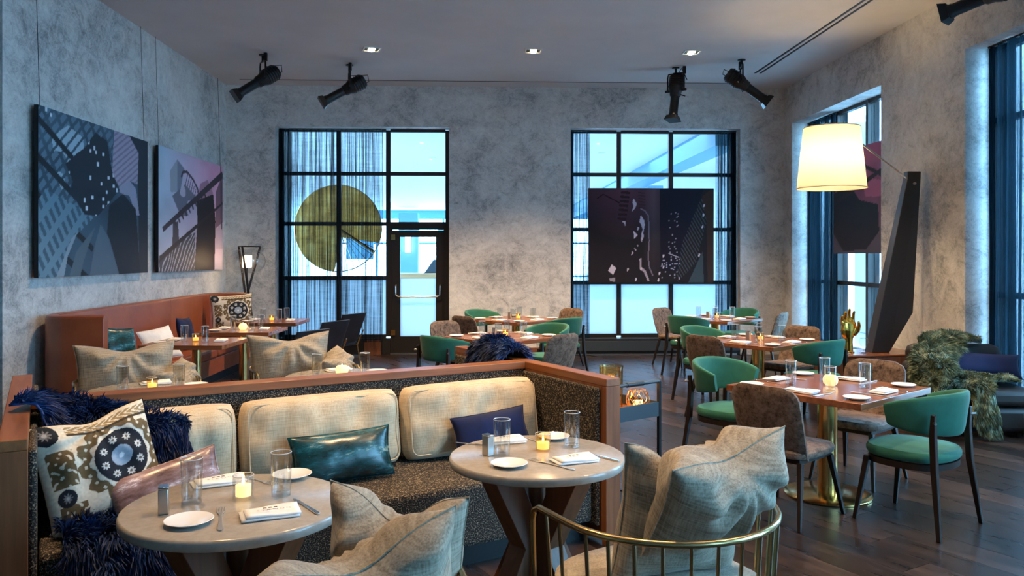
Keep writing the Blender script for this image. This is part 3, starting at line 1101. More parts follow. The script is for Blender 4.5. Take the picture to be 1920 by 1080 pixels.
curtain('sheer_curtain', 'sheer dark curtain drawn across the window beside the glass door', (-3.20, 13.36), (-1.68, 13.36), .22, 3.74, 26, .035, MT['sheer'], 3)
curtain('stacked_curtain', 'dense dark curtain bunched at the left edge of the door window', (-3.37, 13.39), (-3.17, 13.39), .22, 3.74, 6, .05, MT['drape'], 5)
curtain('stacked_curtain', 'blue-grey curtain bunched left of the dark portrait poster', (1.48, 13.38), (1.80, 13.38), .22, 3.74, 6, .035, MT['bluesheer'], 8)
curtain('stacked_curtain', 'blue-grey curtain bunched right of the dark portrait poster', (3.93, 13.38), (4.14, 13.38), .22, 3.74, 4, .035, MT['bluesheer'], 9)
curtain('stacked_curtain', 'dark curtain folds at the far right edge of the poster window', (4.13, 13.40), (4.29, 13.40), .22, 3.74, 4, .04, MT['drape'], 12)
curtain('stacked_curtain', 'teal-lit navy curtain in the right-wall corner window behind the lamp', (5.27, 12.78), (5.27, 11.75), .30, 3.78, 9, .05, MT['drape'], 14)
curtain('stacked_curtain', 'navy curtain in the right-wall window above the fur-covered sofa', (5.25, 8.12), (5.25, 6.9), .30, 3.80, 11, .05, MT['drape'], 21)

# ================================================================== PICTURES
g = framed_print('city_print', 'wide blue-grey photo print of towers and a dark head silhouette', art_city(), 2.42, 1.605, .04, (XL + .09, 8.77, 2.25), PI / 2)
framed_print('bridge_print', 'pink and lilac photo print of beams and a tower, nearer the corner', art_bridge(), 2.51, 1.62, .04, (XL + .09, 11.565, 2.25), PI / 2)
for (y, zt, lab) in ((7.62, 3.05, 'a'), (9.92, 3.05, 'b'), (10.36, 3.06, 'c'), (12.76, 3.06, 'd')):
    nm = {'a': 'thin picture wire at the left edge of the city print', 'b': 'thin picture wire at the right edge of the city print',
          'c': 'thin picture wire at the left edge of the pink bridge print', 'd': 'thin picture wire at the right edge of the pink bridge print'}[lab]
    tag(MB().tube([(XL + .07, y, zt - .01), (XL + .03, y, ZC)], .003, 5).build('hanging_wire', MT['blackmetal']), nm, 'wire')
framed_print('portrait_poster', 'dark poster of a half-lit face and night towers hung across the window', art_noir(), 2.115, 1.58, .012, (2.82, 13.30, 1.995), 0, 'poster')
framed_print('pink_poster', 'pink and black poster hung in the right-wall corner window behind the lamp', art_pink(), 1.66, 1.47, .012, (XR + .14, 10.83, 2.42), -PI / 2, 'poster')

# ================================================================== CEILING LIGHTS


def make_downlight():
    t = thing('downlight', 'x', 'ceiling light')
    m = MB()
    for a, b, c, d in ((-.115, .115, -.115, -.095), (-.115, .115, .095, .115), (-.115, -.095, -.095, .095), (.095, .115, -.095, .095)):
        m.box(a, b, c, d, -.012, .0)
    m.build('trim_ring', MT['trim'], t, smooth=False)
    MB().box(-.095, .095, -.095, .095, -.004, -.0005).build('housing', MT['blackmetal'], t, smooth=False)
    for y in (-.042, .042):
        MB().lathe([(.034, -.022), (.042, -.018), (.044, -.004)], 16, Matrix.Translation((0, y, 0))).build('lamp', MT['lens'], t)
    return t


dl = make_downlight()
rowname = {10.88: ('left of the three visible ceiling downlights', 'middle of the three visible ceiling downlights', 'right of the three visible ceiling downlights')}
DOWN = {10.88: 640, 7.3: 420, 3.9: 320}     # power tuned row by row for brightness; the nearer rows are unseen
for yrow in (10.88, 7.3, 3.9):
    for k, x in enumerate((-1.5, .69, 2.865)):
        lab = 'square recessed downlight, ' + rowname[yrow][k] if yrow in rowname else 'square recessed downlight above the frame, %s of the row over the %s' % (('left', 'middle', 'right')[k], 'dining tables' if yrow > 5 else 'booth')
        o = place(dl, (x, yrow, ZC), .3 if (k == 0 and yrow > 10) else 0, lab, 'recessed downlights')
        ld = bpy.data.lights.new('downlight_lamp', 'SPOT')
        ld.energy = DOWN[yrow]
        ld.color = WARM
        ld.spot_size = math.radians(105)
        ld.spot_blend = .7
        ld.shadow_soft_size = .06
        lo = bpy.data.objects.new('downlight_lamp', ld)
        COL.objects.link(lo)
        lo.location = (x, yrow, ZC - .04)


def spotlight(loc, aim, label, yaw):
    """theatre profile spotlight hanging from the ceiling by its yoke"""
    t = thing('profile_spotlight', label, 'spotlight', loc, 0, 'profile spotlights on the ceiling')
    aim = Vector(aim).normalized()
    c = Vector((0, 0, -.34))
    q = aim.to_track_quat('Z', 'Y').to_matrix().to_4x4()
    Mx = Matrix.Translation(c) @ q
    b = MB().lathe([(.0, -.25), (.085, -.25), (.105, -.22), (.108, -.03), (.085, .02), (.08, .08), (.066, .10)], 18, Mx).build('lamp_housing', MT['blackmetal'], t)
    fin = MB()
    for k in range(5):
        fin.lathe([(.110, -.21 + .035 * k), (.116, -.205 + .035 * k), (.116, -.195 + .035 * k), (.110, -.19 + .035 * k)], 18, Mx, caps=False)
    fin.build('cooling_rings', MT['blackmetal'], b)
    MB().lathe([(.064, .08), (.064, .36), (.070, .37), (.070, .40)], 16, Mx).build('lens_tube', MT['blackmetal'], t)
    MB().prism([(-.072, -.072), (.072, -.072), (.072, .072), (-.072, .072)], .40, .47, Mx, [(-.095, -.095), (.095, -.095), (.095, .095), (-.095, .095)]).build('hood', MT['blackmetal'], t, smooth=False)
    sx = aim.cross(Vector((0, 0, 1))).normalized()
    up = Vector((0, 0, -.045))
    yk = [c + sx * .135, c + sx * .135 + Vector((0, 0, .20)), c + sx * .12 + Vector((0, 0, .25)), c - sx * .12 + Vector((0, 0, .25)), c - sx * .135 + Vector((0, 0, .20)), c - sx * .135]
    MB().tube(yk, .012, 6).build('yoke', MT['blackmetal'], t)
    for s in (-1, 1):
        MB().tube([c + sx * s * .10, c + sx * s * .17], .02, 8).build('tilt_knob', MT['blackmetal'], t)
    MB().tube([(0, 0, 0), (0, 0, -.10)], .018, 8).build('stem', MT['blackmetal'], t)
    MB().lathe([(.055, -.012), (.055, 0)], 14).build('ceiling_plate', MT['blackmetal'], t)
    e = -sx * .14
    MB().box(-.022, .022, -.022, .022, -.11, 0, Matrix.Translation(e)).build('power_outlet', MT['blackmetal'], t, bevel=.004)
    bk = c - aim * .25
    cab = [e + Vector((0, 0, -.11)), e * 1.3 + Vector((0, 0, -.2)), bk + Vector((0, 0, .04)) - aim * .05 - sx * .06, bk - aim * .08 - Vector((0, 0, .06)), bk - aim * .02 - Vector((0, 0, .05))]
    MB().tube(cab, .006, 6).build('power_cable', MT['blackmetal'], t)
    for k, (off, ln) in enumerate(((.04, .17), (-.08, .16))):
        p = c + aim * off
        sd = (sx * (1 if k else -1) + Vector((0, 0, -.4))).normalized()
        MB().tube([p + sd * .08, p + sd * ln], .009, 6).build('shutter_handle', MT['steel'] if k else MT['blackmetal'], t)
    return t


spotlight((-3.06, 11.26, ZC), (-.72, -.42, -.60), 'black ceiling spotlight nearest the left wall, hood tilted down left', 0)
spotlight((-1.95, 11.8, ZC), (-.82, -.2, -.50), 'ceiling spotlight with warm glints above the door window, tilted left', 0)
spotlight((2.87, 11.8, ZC), (-.14, -.16, -.95), 'black ceiling spotlight pointing almost straight down above the poster window', 0)
spotlight((3.69, 11.28, ZC), (.80, -.15, -.62), 'black ceiling spotlight aimed right at the end of the ceiling slot', 0)
spotlight((4.78, 7.30, ZC), (-.625, .75, -.225), 'black ceiling spotlight cut off by the top right frame edge', 0)

# ================================================================== BOOTH (two banquettes back to back)
BO = Vector((.283, 5.296, 0))


def B(u, v, z=0):
    return (BO.x + u * ca_ - v * sa_, BO.y + u * sa_ + v * ca_, z)


booth = thing('booth', 'double-sided tweed booth with wooden cap rails in the foreground', 'booth', BO, BA)
T, CP, CY, CZ = MT['tweed'], MT['cap'], MT['capy'], MT['capz']
MB().box(-2.81, 0, .005, .115, .08, .905).build('spine_panel', T, booth, bevel=.006, smooth=False)
MB().box(-2.81, 0, -.006, .126, .905, .95).build('spine_cap', CP, booth, bevel=.004, smooth=False)
for (u0, u1, v0, v1) in ((-2.91, -2.81, -.94, 1.0), (0, .1, -.88, 1.05)):
    s = 1 if u0 < -1 else -1
    inner = (u1 if s > 0 else u0)
    MB().box(u0, u1, v0 + .04, v1 - .04, .06, .905).build('arm_core', CZ, booth, smooth=False)
    MB().box(u0, u1, v0, v1, .905, .95).build('arm_cap', CY, booth, bevel=.004, smooth=False)
    MB().box(u0, u1, v0, v0 + .04, 0, .905).build('arm_end_post', CZ, booth, bevel=.003, smooth=False)
    MB().box(u0, u1, v1 - .04, v1, 0, .905).build('arm_end_post', CZ, booth, bevel=.003, smooth=False)
    a, b = (inner, inner + .03) if s > 0 else (inner - .03, inner)
    MB().box(a, b, v0 + .05, -.006, .10, .895).build('arm_pad', T, booth, bevel=.012, smooth=False)
    MB().box(a, b, .126, v1 - .05, .10, .895).build('arm_pad', T, booth, bevel=.012, smooth=False)
for s in (-1, 1):
    y0, y1 = (-.80, -.006) if s < 0 else (.126, .90)
    MB().box(-2.775, -.035, y0, y1, .12, .45).build('seat', T, booth, bevel=.025, smooth=False)
    MB().box(-2.78, -.03, y0 + (.08 if s < 0 else 0), y1 - (.08 if s > 0 else 0), 0, .12).build('toe_kick', MT['blackmetal'], booth, smooth=False)


def pil_profile(x, z, p, q):
    return max(0.0, (1 - abs(x) ** p)) ** q * max(0.0, (1 - abs(z) ** p)) ** q


def pillow_mesh(name, w, h, t, n=30, chop=0.0, ear=.07, seed=0, wr=.012, p=2.6, q=.5, ink=None, lean=0, rnd_=0):
    """closed pillow in the XZ plane, plump in Y; chop presses the top edge down in the middle"""
    vs_, fs, cols = [], [], []
    idx = {}

    def vert(i, j, s):
        x, z = 2 * i / n - 1, 2 * j / n - 1
        edge = i in (0, n) or j in (0, n)
        key = (i, j, 0 if edge else s)
        if key in idx:
            return idx[key]
        f = pil_profile(x, z, p, q)
        X = w / 2 * x * (1 - ear * (1 - z * z))
        Z = h / 2 * z * (1 - ear * (1 - x * x))
        if rnd_:
            X *= math.sqrt(1 - rnd_ * z ** 6)
            Z *= math.sqrt(1 - rnd_ * x ** 10)
        y = s * t / 2 * f
        up = ((z + 1) / 2)
        if chop:
            dip = math.exp(-(x / .42) ** 2)
            Z -= chop * dip * up ** 2.4
            y *= 1 + .35 * dip * up
            y += s * .18 * t * math.exp(-((abs(x) - .62) / .2) ** 2) * up * f
        nn = mnoise.noise(Vector((X * 5.5, Z * 5.5, seed * 3.1 + s)))
        n2 = mnoise.noise(Vector((X * 13, Z * 7, seed * 5.7 - s)))
        # creases fanning out from the pressed middle / the corners
        an = math.atan2(Z - h * .35, X)
        cr = math.sin(an * 9 + seed + 2 * nn) * math.exp(-((math.hypot(X, Z - h * .3) - .16) / .14) ** 2) if chop else 0
        y += s * wr * (nn * 1.3 + n2 * .6 + cr * .9) * (f ** .5 if f > 0 else 0)
        y += lean * Z * Z
        idx[key] = len(vs_)
        vs_.append((X, y, Z))
        cols.append(((x + 1) / 2, (z + 1) / 2))
        return idx[key]
    for s in (-1, 1):
        for i in range(n):
            for j in range(n):
                qd = [vert(i, j, s), vert(i + 1, j, s), vert(i + 1, j + 1, s), vert(i, j + 1, s)]
                fs.append(tuple(qd if s < 0 else qd[::-1]))
    me = bpy.data.meshes.new(name)
    me.from_pydata(vs_, [], fs)
    me.polygons.foreach_set('use_smooth', [True] * len(me.polygons))
    if ink is not None:
        nu, nv = ink.shape[:2]
        at = me.color_attributes.new('ink', 'FLOAT_COLOR', 'POINT')
        buf = []
        for (a, b) in cols:
            c = ink[min(nu - 1, int(a * nu)), min(nv - 1, int(b * nv))]
            buf += [c[0], c[1], c[2], 1]
        at.data.foreach_set('color', np.array(buf, np.float32))
    return me


def rim_points(w, h, ear, n=12, chop=0.0):
    pts = []
    for k in range(4 * n):
        s = k // n
        f = (k % n) / n * 2 - 1
        x, z = ((f, -1), (1, f), (-f, 1), (-1, -f))[s]
        X = w / 2 * x * (1 - ear * (1 - z * z))
        Z = h / 2 * z * (1 - ear * (1 - x * x))
        if chop:
            Z -= chop * math.exp(-(x / .42) ** 2) * ((z + 1) / 2) ** 2.4
        pts.append((X, 0, Z))
    return pts


def pillow(name, label, w, h, t, mat, loc, rz, tilt=0, roll=0, piping=True, cat='pillow', group=None, **kw):
    o = thing(name, label, cat, loc, rz, group)
    o.rotation_mode = 'XYZ'
    o.rotation_euler = (tilt, roll, rz)
    me = pillow_mesh(name, w, h, t, **kw)
    link('cover', me, mat, o)
    if piping:
        MB().tube(rim_points(w, h, kw.get('ear', .07), chop=kw.get('chop', 0)), .0028, 5, closed=True).build('seam', mat, o)
    return o


def box_cushion(label, u0, u1, seed):
    """back cushion of the booth: boxy, plump, with a welted edge"""
    w, h, t = u1 - u0, .43, .21
    o = thing('back_cushion', label, 'cushion', B((u0 + u1) / 2, -.165, .452 + h / 2), BA, 'beige back cushions on the booth')
    o.rotation_euler = (math.radians(-9), 0, BA)
    n, k = 40, 10
    me = pillow_mesh('back_cushion', w, h, t * 1.3, n=56, ear=-.012, seed=seed, wr=.030, p=4, q=.45, rnd_=.10)
    link('cover', me, MT['linen'], o)
    rim = []
    for a, b in ((-1, -1), (1, -1), (1, 1), (-1, 1)):
        for c in range(5):
            th = math.atan2(b, a) - PI / 4 + c / 4 * PI / 2
            rim.append((a * (w / 2 - .075) + .045 * math.cos(th), -t * .40, b * (h / 2 - .075) + .045 * math.sin(th)))
    MB().tube(rim, .004, 5, closed=True).build('welt', MT['linen'], o)
    return o


box_cushion('beige linen back cushion at the left end of the booth behind the patterned pillow', -2.74, -1.885, 1)
box_cushion('beige linen back cushion in the middle of the booth behind the teal pillow', -1.865, -.975, 2)
box_cushion('beige linen back cushion at the right end of the booth behind the navy pillow', -.955, -.045, 3)

suz = art_suzani()
pillow('patterned_pillow', 'large cream pillow with dark medallions and olive scrolls in the booth corner', .50, .52, .18, MT['textile_print'],
       B(-2.535, -.47, .69), BA + .22, math.radians(-20), math.radians(-9), n=170, ear=.05, chop=.035, seed=4, wr=.010, ink=suz)
pillow('lumbar_pillow', 'mauve metallic lumbar pillow leaning beside the patterned pillow', .50, .25, .13, MT['mauve'],
       B(-2.27, -.58, .585), BA + .06, math.radians(-24), math.radians(-13), seed=5, wr=.010)
pillow('lumbar_pillow', 'shiny teal lumbar pillow in front of the middle beige cushion', .56, .265, .14, MT['teal'],
       B(-1.385, -.40, .585), BA, math.radians(-18), math.radians(-1), seed=6, wr=.010)
pillow('lumbar_pillow', 'small plain navy lumbar pillow in front of the right beige cushion', .50, .21, .12, MT['navyvelvet'],
       B(-.46, -.36, .62), BA, math.radians(-18), math.radians(-4), seed=7, wr=.010)


def fur(name, label, surf, nb, ln, mat, loc, seed, down=.35, jitter=.85, wid=.0035, nu=24, nv=24, cat='fur throw'):
    """a fur throw: hide sheet plus a pile of separate hairs (blades)"""
    t = thing(name, label, cat, loc)
    L = Vector(loc)
    rr = random.Random(seed)
    hide = MB().grid(lambda u, v: tuple(surf(u, v) - L), nu, nv).build('hide', mat, t, solid=.012)
    vs_, fs = [], []
    e = .01
    sg = 0
    for a in range(6):
        for b in range(6):
            uu, vv = .08 + a * .16, .08 + b * .16
            sg += (surf(uu + e, vv) - surf(uu, vv)).cross(surf(uu, vv + e) - surf(uu, vv)).normalized().z
    sg = 1 if sg > 0 else -1
    for k in range(nb):
        u, v = rr.random(), rr.random()
        p = surf(u, v)
        du = surf(min(u + e, 1), v) - surf(max(u - e, 0), v)
        dv = surf(u, min(v + e, 1)) - surf(u, max(v - e, 0))
        n = du.cross(dv)
        if n.length < 1e-9:
            continue
        n = n.normalized() * sg
        fl = dv.normalized()
        cl = mnoise.noise_vector(p * 11)
        d = (n * .75 + fl * .35 + Vector((0, 0, -down)) + cl * jitter + Vector((rr.uniform(-1, 1), rr.uniform(-1, 1), rr.uniform(-1, 1))) * .22).normalized()
        ll = ln * rr.uniform(.6, 1.25)
        s = d.cross(Vector((rr.uniform(-1, 1), rr.uniform(-1, 1), rr.uniform(-1, 1)))).normalized() * wid
        p0 = p - L
        mid = p0 + d * ll * .55
        tip = p0 + d * ll + Vector((0, 0, -ll * .25))
        b = len(vs_)
        vs_ += [p0 - s, p0 + s, mid - s * .8, mid + s * .8, tip]
        fs += [(b, b + 1, b + 3, b + 2), (b + 2, b + 3, b + 4)]
    o = MB().add(vs_, fs).build('fur_pile', mat, t, smooth=False)
    o['kind'] = 'stuff'
    return t


def path_surf(paths):
    """interpolate between polylines (list of lists of Vectors): u across, v along"""
    def f(u, v):
        a = u * (len(paths) - 1)
        i = min(int(a), len(paths) - 2)
        fu = a - i

        def at(P):
            b = v * (len(P) - 1)
            j = min(int(b), len(P) - 2)
            fv = b - j
            p0 = P[max(j - 1, 0)]
            p1, p2 = P[j], P[j + 1]
            p3 = P[min(j + 2, len(P) - 1)]
            return .5 * ((2 * p1) + (p2 - p0) * fv + (2 * p0 - 5 * p1 + 4 * p2 - p3) * fv * fv + (3 * p1 - p0 - 3 * p2 + p3) * fv ** 3)
        p = at(paths[i]) * (1 - fu) + at(paths[i + 1]) * fu
        return p + mnoise.noise_vector(p * 5) * .022
    return f


V_ = lambda u, v, z: Vector(B(u, v, z))
cols_ = [
    [V_(-2.90, -.30, .99), V_(-2.78, -.34, .97), V_(-2.745, -.40, .80), V_(-2.72, -.48, .55), V_(-2.70, -.62, .49), V_(-2.68, -.82, .49), V_(-2.66, -.88, .36), V_(-2.64, -.89, .20)],
    [V_(-2.80, -.06, .99), V_(-2.72, -.20, .93), V_(-2.66, -.30, .80), V_(-2.62, -.40, .58), V_(-2.58, -.60, .50), V_(-2.54, -.82, .49), V_(-2.50, -.90, .36), V_(-2.48, -.91, .16)],
    [V_(-2.62, .00, .93), V_(-2.60, -.16, .89), V_(-2.54, -.28, .80), V_(-2.46, -.38, .58), V_(-2.42, -.60, .50), V_(-2.36, -.82, .49), V_(-2.30, -.90, .36), V_(-2.28, -.91, .14)],
    [V_(-2.38, -.08, .88), V_(-2.38, -.24, .86), V_(-2.30, -.30, .76), V_(-2.24, -.38, .58), V_(-2.22, -.60, .50), V_(-2.16, -.82, .49), V_(-2.10, -.90, .36), V_(-2.08, -.91, .18)],
    [V_(-2.12, -.26, .80), V_(-2.14, -.27, .78), V_(-2.12, -.30, .68), V_(-2.08, -.38, .53), V_(-2.05, -.58, .48), V_(-2.00, -.80, .48), V_(-1.96, -.87, .38), V_(-1.95, -.88, .26)],
]
fur('fur_throw', 'shaggy navy fur throw spilling over the left corner of the front booth', path_surf(cols_), 36000, .085, MT['furnavy'], B(-2.45, -.4, .5), 5)
cols_ = []
for k in range(5):
    v = .16 + .115 * k
    h = (.0, .035, .045, .03, -.01)[k]
    cols_.append([V_(.15, v, .72), V_(.15, v, .90 + h), V_(.08, v, .985 + h), V_(.0, v, 1.0 + h), V_(-.08, v, .96 + h), V_(-.11, v, .80)])
fur('fur_throw', 'navy fur throw draped over the far arm of the booth by the centre table', path_surf(cols_), 9000, .07, MT['furnavy'], B(.02, .5, .95), 6, nu=12, nv=12)

# ------------------------------------------------------------------ round tables of the booth


def make_round_table():
    t = thing('round_table', 'x', 'table')
    MB().lathe([(.0, .698), (.385, .698), (.398, .703), (.402, .712), (.402, .728), (.398, .737), (.392, .740), (.0, .740)], 64, caps=False).build('tabletop', MT['quartz'], t)
    for k in range(4):
        th = k * PI / 2
        Mx = Matrix.Rotation(th, 4, 'Z')
        hw = .12
        prof = [(.02, .40), (.16, .698), (.31, .698), (.12, .345), (.31, 0.0), (.16, 0.0), (.02, .27)]
        m = MB()
        n = len(prof)
        m.add([(x, -hw / 2.2, z) for x, z in prof] + [(x, hw / 2.2, z) for x, z in prof],
              [tuple(range(n)), tuple(range(2 * n - 1, n - 1, -1))] + [(i, i + n, (i + 1) % n + n, (i + 1) % n) for i in range(n)], Mx)
        m.build('leg', MT['redwood'], t, bevel=.003, smooth=False)
    MB().lathe([(.04, .0), (.04, .69)], 12).build('hub', MT['redwood'], t)
    return t


rt = make_round_table()
RT = {'left': (-.903, 2.983), 'right': (.249, 3.663)}
far1 = B(-2.14, 1.42)
far2 = B(-.81, 1.40)
place(rt, (-.903, 2.983, 0), BA + .55, 'round stone-topped table in the left foreground, nearest the camera')
place(rt, (.249, 3.663, 0), BA + .2, 'round stone-topped table in front of the navy pillow')
place(rt, (far1[0], far1[1], 0), BA, 'round table behind the left half of the booth rail')
place(rt, (far2[0], far2[1], 0), BA, 'round table behind the right half of the booth rail')

# ------------------------------------------------------------------ tableware prototypes


def make_glass():
    t = thing('tumbler', 'x', 'glass')
    MB().lathe([(.033, .0), (.036, .003), (.039, .165), (.0375, .166), (.0345, .022), (.0, .020)], 28, caps=False).build('bowl', MT['glass'], t)
    MB().lathe([(.0, .001), (.033, .001), (.034, .012), (.0, .016)], 28, caps=False).build('thick_base', MT['glass'], t)
    MB().tube([(.0382 * math.cos(2 * PI * k / 28), .0382 * math.sin(2 * PI * k / 28), .1655) for k in range(28)], .0016, 6, closed=True).build('rim', MT['glassrim'], t)
    return t


def make_plate():
    me = MB().lathe([(.0, .0), (.045, .0), (.052, .004), (.078, .014), (.081, .0165), (.079, .018), (.05, .008), (.0, .007)], 40, caps=False)
    o = me.build('side_plate', MT['china'])
    return tag(o, 'x', 'plate')


def make_fork():
    m = MB()
    P = [(-.004, -.095), (.004, -.095), (.0075, -.085), (.0055, -.05), (.0035, .02), (.006, .04), (.0115, .055), (-.0115, .055), (-.006, .04), (-.0035, .02), (-.0055, -.05), (-.0075, -.085)]
    m.prism(P, .002, .0045)
    for k in range(4):
        x = -.0115 + .0066 * k
        m.box(x, x + .0032, .055, .095, .002, .0045)
    m.v = [(x * 1.3, y * 1.35, z) for x, y, z in m.v]
    o = m.build('fork', MT['cutlery'], bevel=.0006)
    return tag(o, 'x', 'fork')


def make_knife():
    t = thing('table_knife', 'x', 'knife')
    MB().prism([(-.006, -.11), (.006, -.11), (.0075, -.10), (.005, .0), (-.005, .0), (-.0075, -.10)], 0.0, .007).build('handle', MT['chrome'], t, bevel=.002)
    MB().prism([(-.005, .0), (.006, .0), (.0085, .06), (.004, .105), (-.004, .11), (-.006, .05)], .002, .0045).build('blade', MT['steel'], t, bevel=.0006)
    return t


def make_napkin():
    """white napkin folded to a slim rectangle with a printed crest"""
    t = thing('folded_napkin', 'x', 'napkin')

    def lay(z, x0, x1, y0, y1, ph):
        def fn(u, v):
            x, y = x0 + (x1 - x0) * u, y0 + (y1 - y0) * v
            return (x, y, z + .0035 * math.sin(u * 5 + ph) * math.sin(v * 3 + ph) + .004 * u * v)
        return fn
    MB().grid(lay(.006, -.100, .095, -.055, .055, .3), 10, 6).build('lower_fold', MT['paper'], t, solid=.006)
    MB().grid(lay(.0145, -.085, .10, -.052, .052, .8), 10, 6).build('upper_fold', MT['paper'], t, solid=.007)
    return t


def text_mesh(s, size):
    cu = bpy.data.curves.new('lettering', 'FONT')
    cu.body = s
    cu.size = size
    cu.align_x = 'CENTER'
    cu.resolution_u = 2
    cu.space_character = 1.5
    o = bpy.data.objects.new('lettering', cu)
    COL.objects.link(o)
    dg = bpy.context.evaluated_depsgraph_get()
    me = bpy.data.meshes.new_from_object(o.evaluated_get(dg))
    bpy.data.objects.remove(o)
    bpy.data.curves.remove(cu)
    me.materials.clear()
    me.materials.append(MT['ink'])
    return me


_txt = text_mesh('STATION', .020)


def print_napkin(nap):
    lower = [c for c in nap.children if c.name.startswith('upper_fold')][0]
    o = link('lettering', _txt, None, lower)
    o.location = (.012, -.022, .0262)
    m = MB()
    for k in range(3):
        m.box(-.022 + .018 * k, -.010 + .018 * k, .006, .015, .0255, .0262)
    m.build('crest', simple('crest_ink', (.06, .05, .05), .7), lower, smooth=False)
    nap['printed'] = 1


def make_votive(kind):
    if kind == 'clear':
        t = thing('votive_candle', 'x', 'candle')
        MB().lathe([(.036, 0), (.038, .003), (.039, .088), (.0365, .088), (.034, .012), (.0, .010)], 26, caps=False).build('holder', MT['glass'], t)
        MB().tube([(.0378 * math.cos(2 * PI * k / 26), .0378 * math.sin(2 * PI * k / 26), .088) for k in range(26)], .0015, 5, closed=True).build('rim', MT['glassrim'], t)
        MB().lathe([(.0, .012), (.028, .012), (.028, .052), (.012, .056), (.0, .054)], 18, caps=False).build('wax', MT['candle'], t)
        MB().lathe([(.001, .055), (.005, .062), (.0035, .072), (.0005, .082)], 8).build('flame', MT['flame'], t)
    elif kind == 'amber':
        t = thing('votive_candle', 'x', 'candle')
        MB().lathe([(.030, 0), (.032, .003), (.037, .080), (.0345, .080), (.030, .010), (.0, .009)], 26, caps=False).build('holder', MT['amber'], t)
        MB().tube([(.036 * math.cos(2 * PI * k / 26), .036 * math.sin(2 * PI * k / 26), .080) for k in range(26)], .0015, 5, closed=True).build('rim', MT['glassrim'], t)
        MB().lathe([(.0, .010), (.028, .010), (.030, .040), (.0, .042)], 18, caps=False).build('wax', MT['candle'], t)
        MB().lathe([(.001, .042), (.005, .050), (.0035, .060), (.0005, .070)], 8).build('flame', MT['flame'], t)
    else:
        t = thing('globe_candle', 'x', 'candle')
        MB().lathe([(.0, 0), (.030, .0), (.046, .018), (.050, .042), (.042, .066), (.034, .072), (.0, .070)], 26, caps=False).build('wax_globe', MT['candle'], t)
        MB().lathe([(.001, .070), (.004, .076), (.0005, .088)], 8).build('wick_flame', MT['flame'], t)
    return t


def make_shaker():
    t = thing('salt_pepper_block', 'x', 'condiment holder')
    MB().box(-.017, .017, -.024, .024, 0, .088).build('block', MT['steel'], t, bevel=.003)
    MB().box(-.017, .017, -.024, .024, .089, .096).build('top_plate', MT['chrome'], t, bevel=.002)
    return t


P_glass, P_plate, P_fork, P_knife, P_nap = make_glass(), make_plate(), make_fork(), make_knife(), make_napkin()
P_clear, P_amber, P_globe, P_shk = make_votive('clear'), make_votive('amber'), make_votive('globe'), make_shaker()
ZR, ZS = .7405, .7505


def setting(proto, x, y, z, rz, label, group):
    return place(proto, (x, y, z), rz, label, group)


def Wv(th, x, y):
    return (x * math.cos(th) - y * math.sin(th), x * math.sin(th) + y * math.cos(th))


# front left round table
nm = 'front left round table'
setting(P_plate, -.998, 2.757, ZR, 0, 'white side plate at the near edge of the ' + nm, 'side plates')
setting(P_plate, -.784, 3.320, ZR, 0, 'white side plate beside the tall glass at the back of the ' + nm, 'side plates')
setting(P_glass, -1.07, 2.985, ZR, 0, 'empty tumbler beside the steel block on the ' + nm, 'tumblers')
setting(P_glass, -.764, 3.065, ZR, 0, 'empty tumbler in front of the back plate on the ' + nm, 'tumblers')
setting(P_clear, -.897, 3.035, ZR, 0, 'lit votive in clear glass on the ' + nm, 'votive candles')
setting(P_shk, -1.128, 2.875, ZR, BA - .2, 'steel salt and pepper block on the ' + nm, 'steel blocks')
n1 = setting(P_nap, -.745, 2.832, ZR, .38, 'printed white napkin at the near edge of the ' + nm, 'folded napkins')
n2 = setting(P_nap, -1.055, 3.235, ZR, .50, 'printed white napkin at the booth side of the ' + nm, 'folded napkins')
print_napkin(n1)
print_napkin(n2)
setting(P_fork, -.905, 2.800, ZR, .30, 'fork between the near plate and napkin of the ' + nm, 'forks')
setting(P_knife, -.640, 2.925, ZR, .62, 'knife right of the near napkin on the ' + nm, 'knives')
setting(P_fork, -.925, 3.285, ZR, -2.2, 'fork pointing to the tall glass at the back of the ' + nm, 'forks')
# front right round table
nm = 'front right round table'
setting(P_plate, .115, 3.463, ZR, 0, 'white side plate at the near left edge of the ' + nm, 'side plates')
setting(P_plate, .353, 3.975, ZR, 0, 'white side plate at the back of the ' + nm, 'side plates')
setting(P_glass, .088, 3.645, ZR, 0, 'empty tumbler beside the steel block on the ' + nm, 'tumblers')
setting(P_glass, .425, 3.800, ZR, 0, 'empty tumbler by the back plate of the ' + nm, 'tumblers')
setting(P_amber, .282, 3.732, ZR, 0, 'lit amber votive in the middle of the ' + nm, 'votive candles')
setting(P_shk, .024, 3.655, ZR, BA + .1, 'steel salt and pepper block on the ' + nm, 'steel blocks')
setting(P_nap, .405, 3.530, ZR, .35, 'white napkin at the near edge of the ' + nm, 'folded napkins')
setting(P_nap, .106, 3.905, ZR, .35, 'white napkin at the booth side of the ' + nm, 'folded napkins')
setting(P_fork, .302, 3.475, ZR, .75, 'fork left of the near napkin on the ' + nm, 'forks')
setting(P_knife, .530, 3.600, ZR, .70, 'knife right of the near napkin on the ' + nm, 'knives')
setting(P_knife, -.035, 3.85, ZR, 1.1, 'knife left of the booth-side napkin on the ' + nm, 'knives')
setting(P_fork, .245, 3.94, ZR, -2.6, 'fork right of the booth-side napkin on the ' + nm, 'forks')
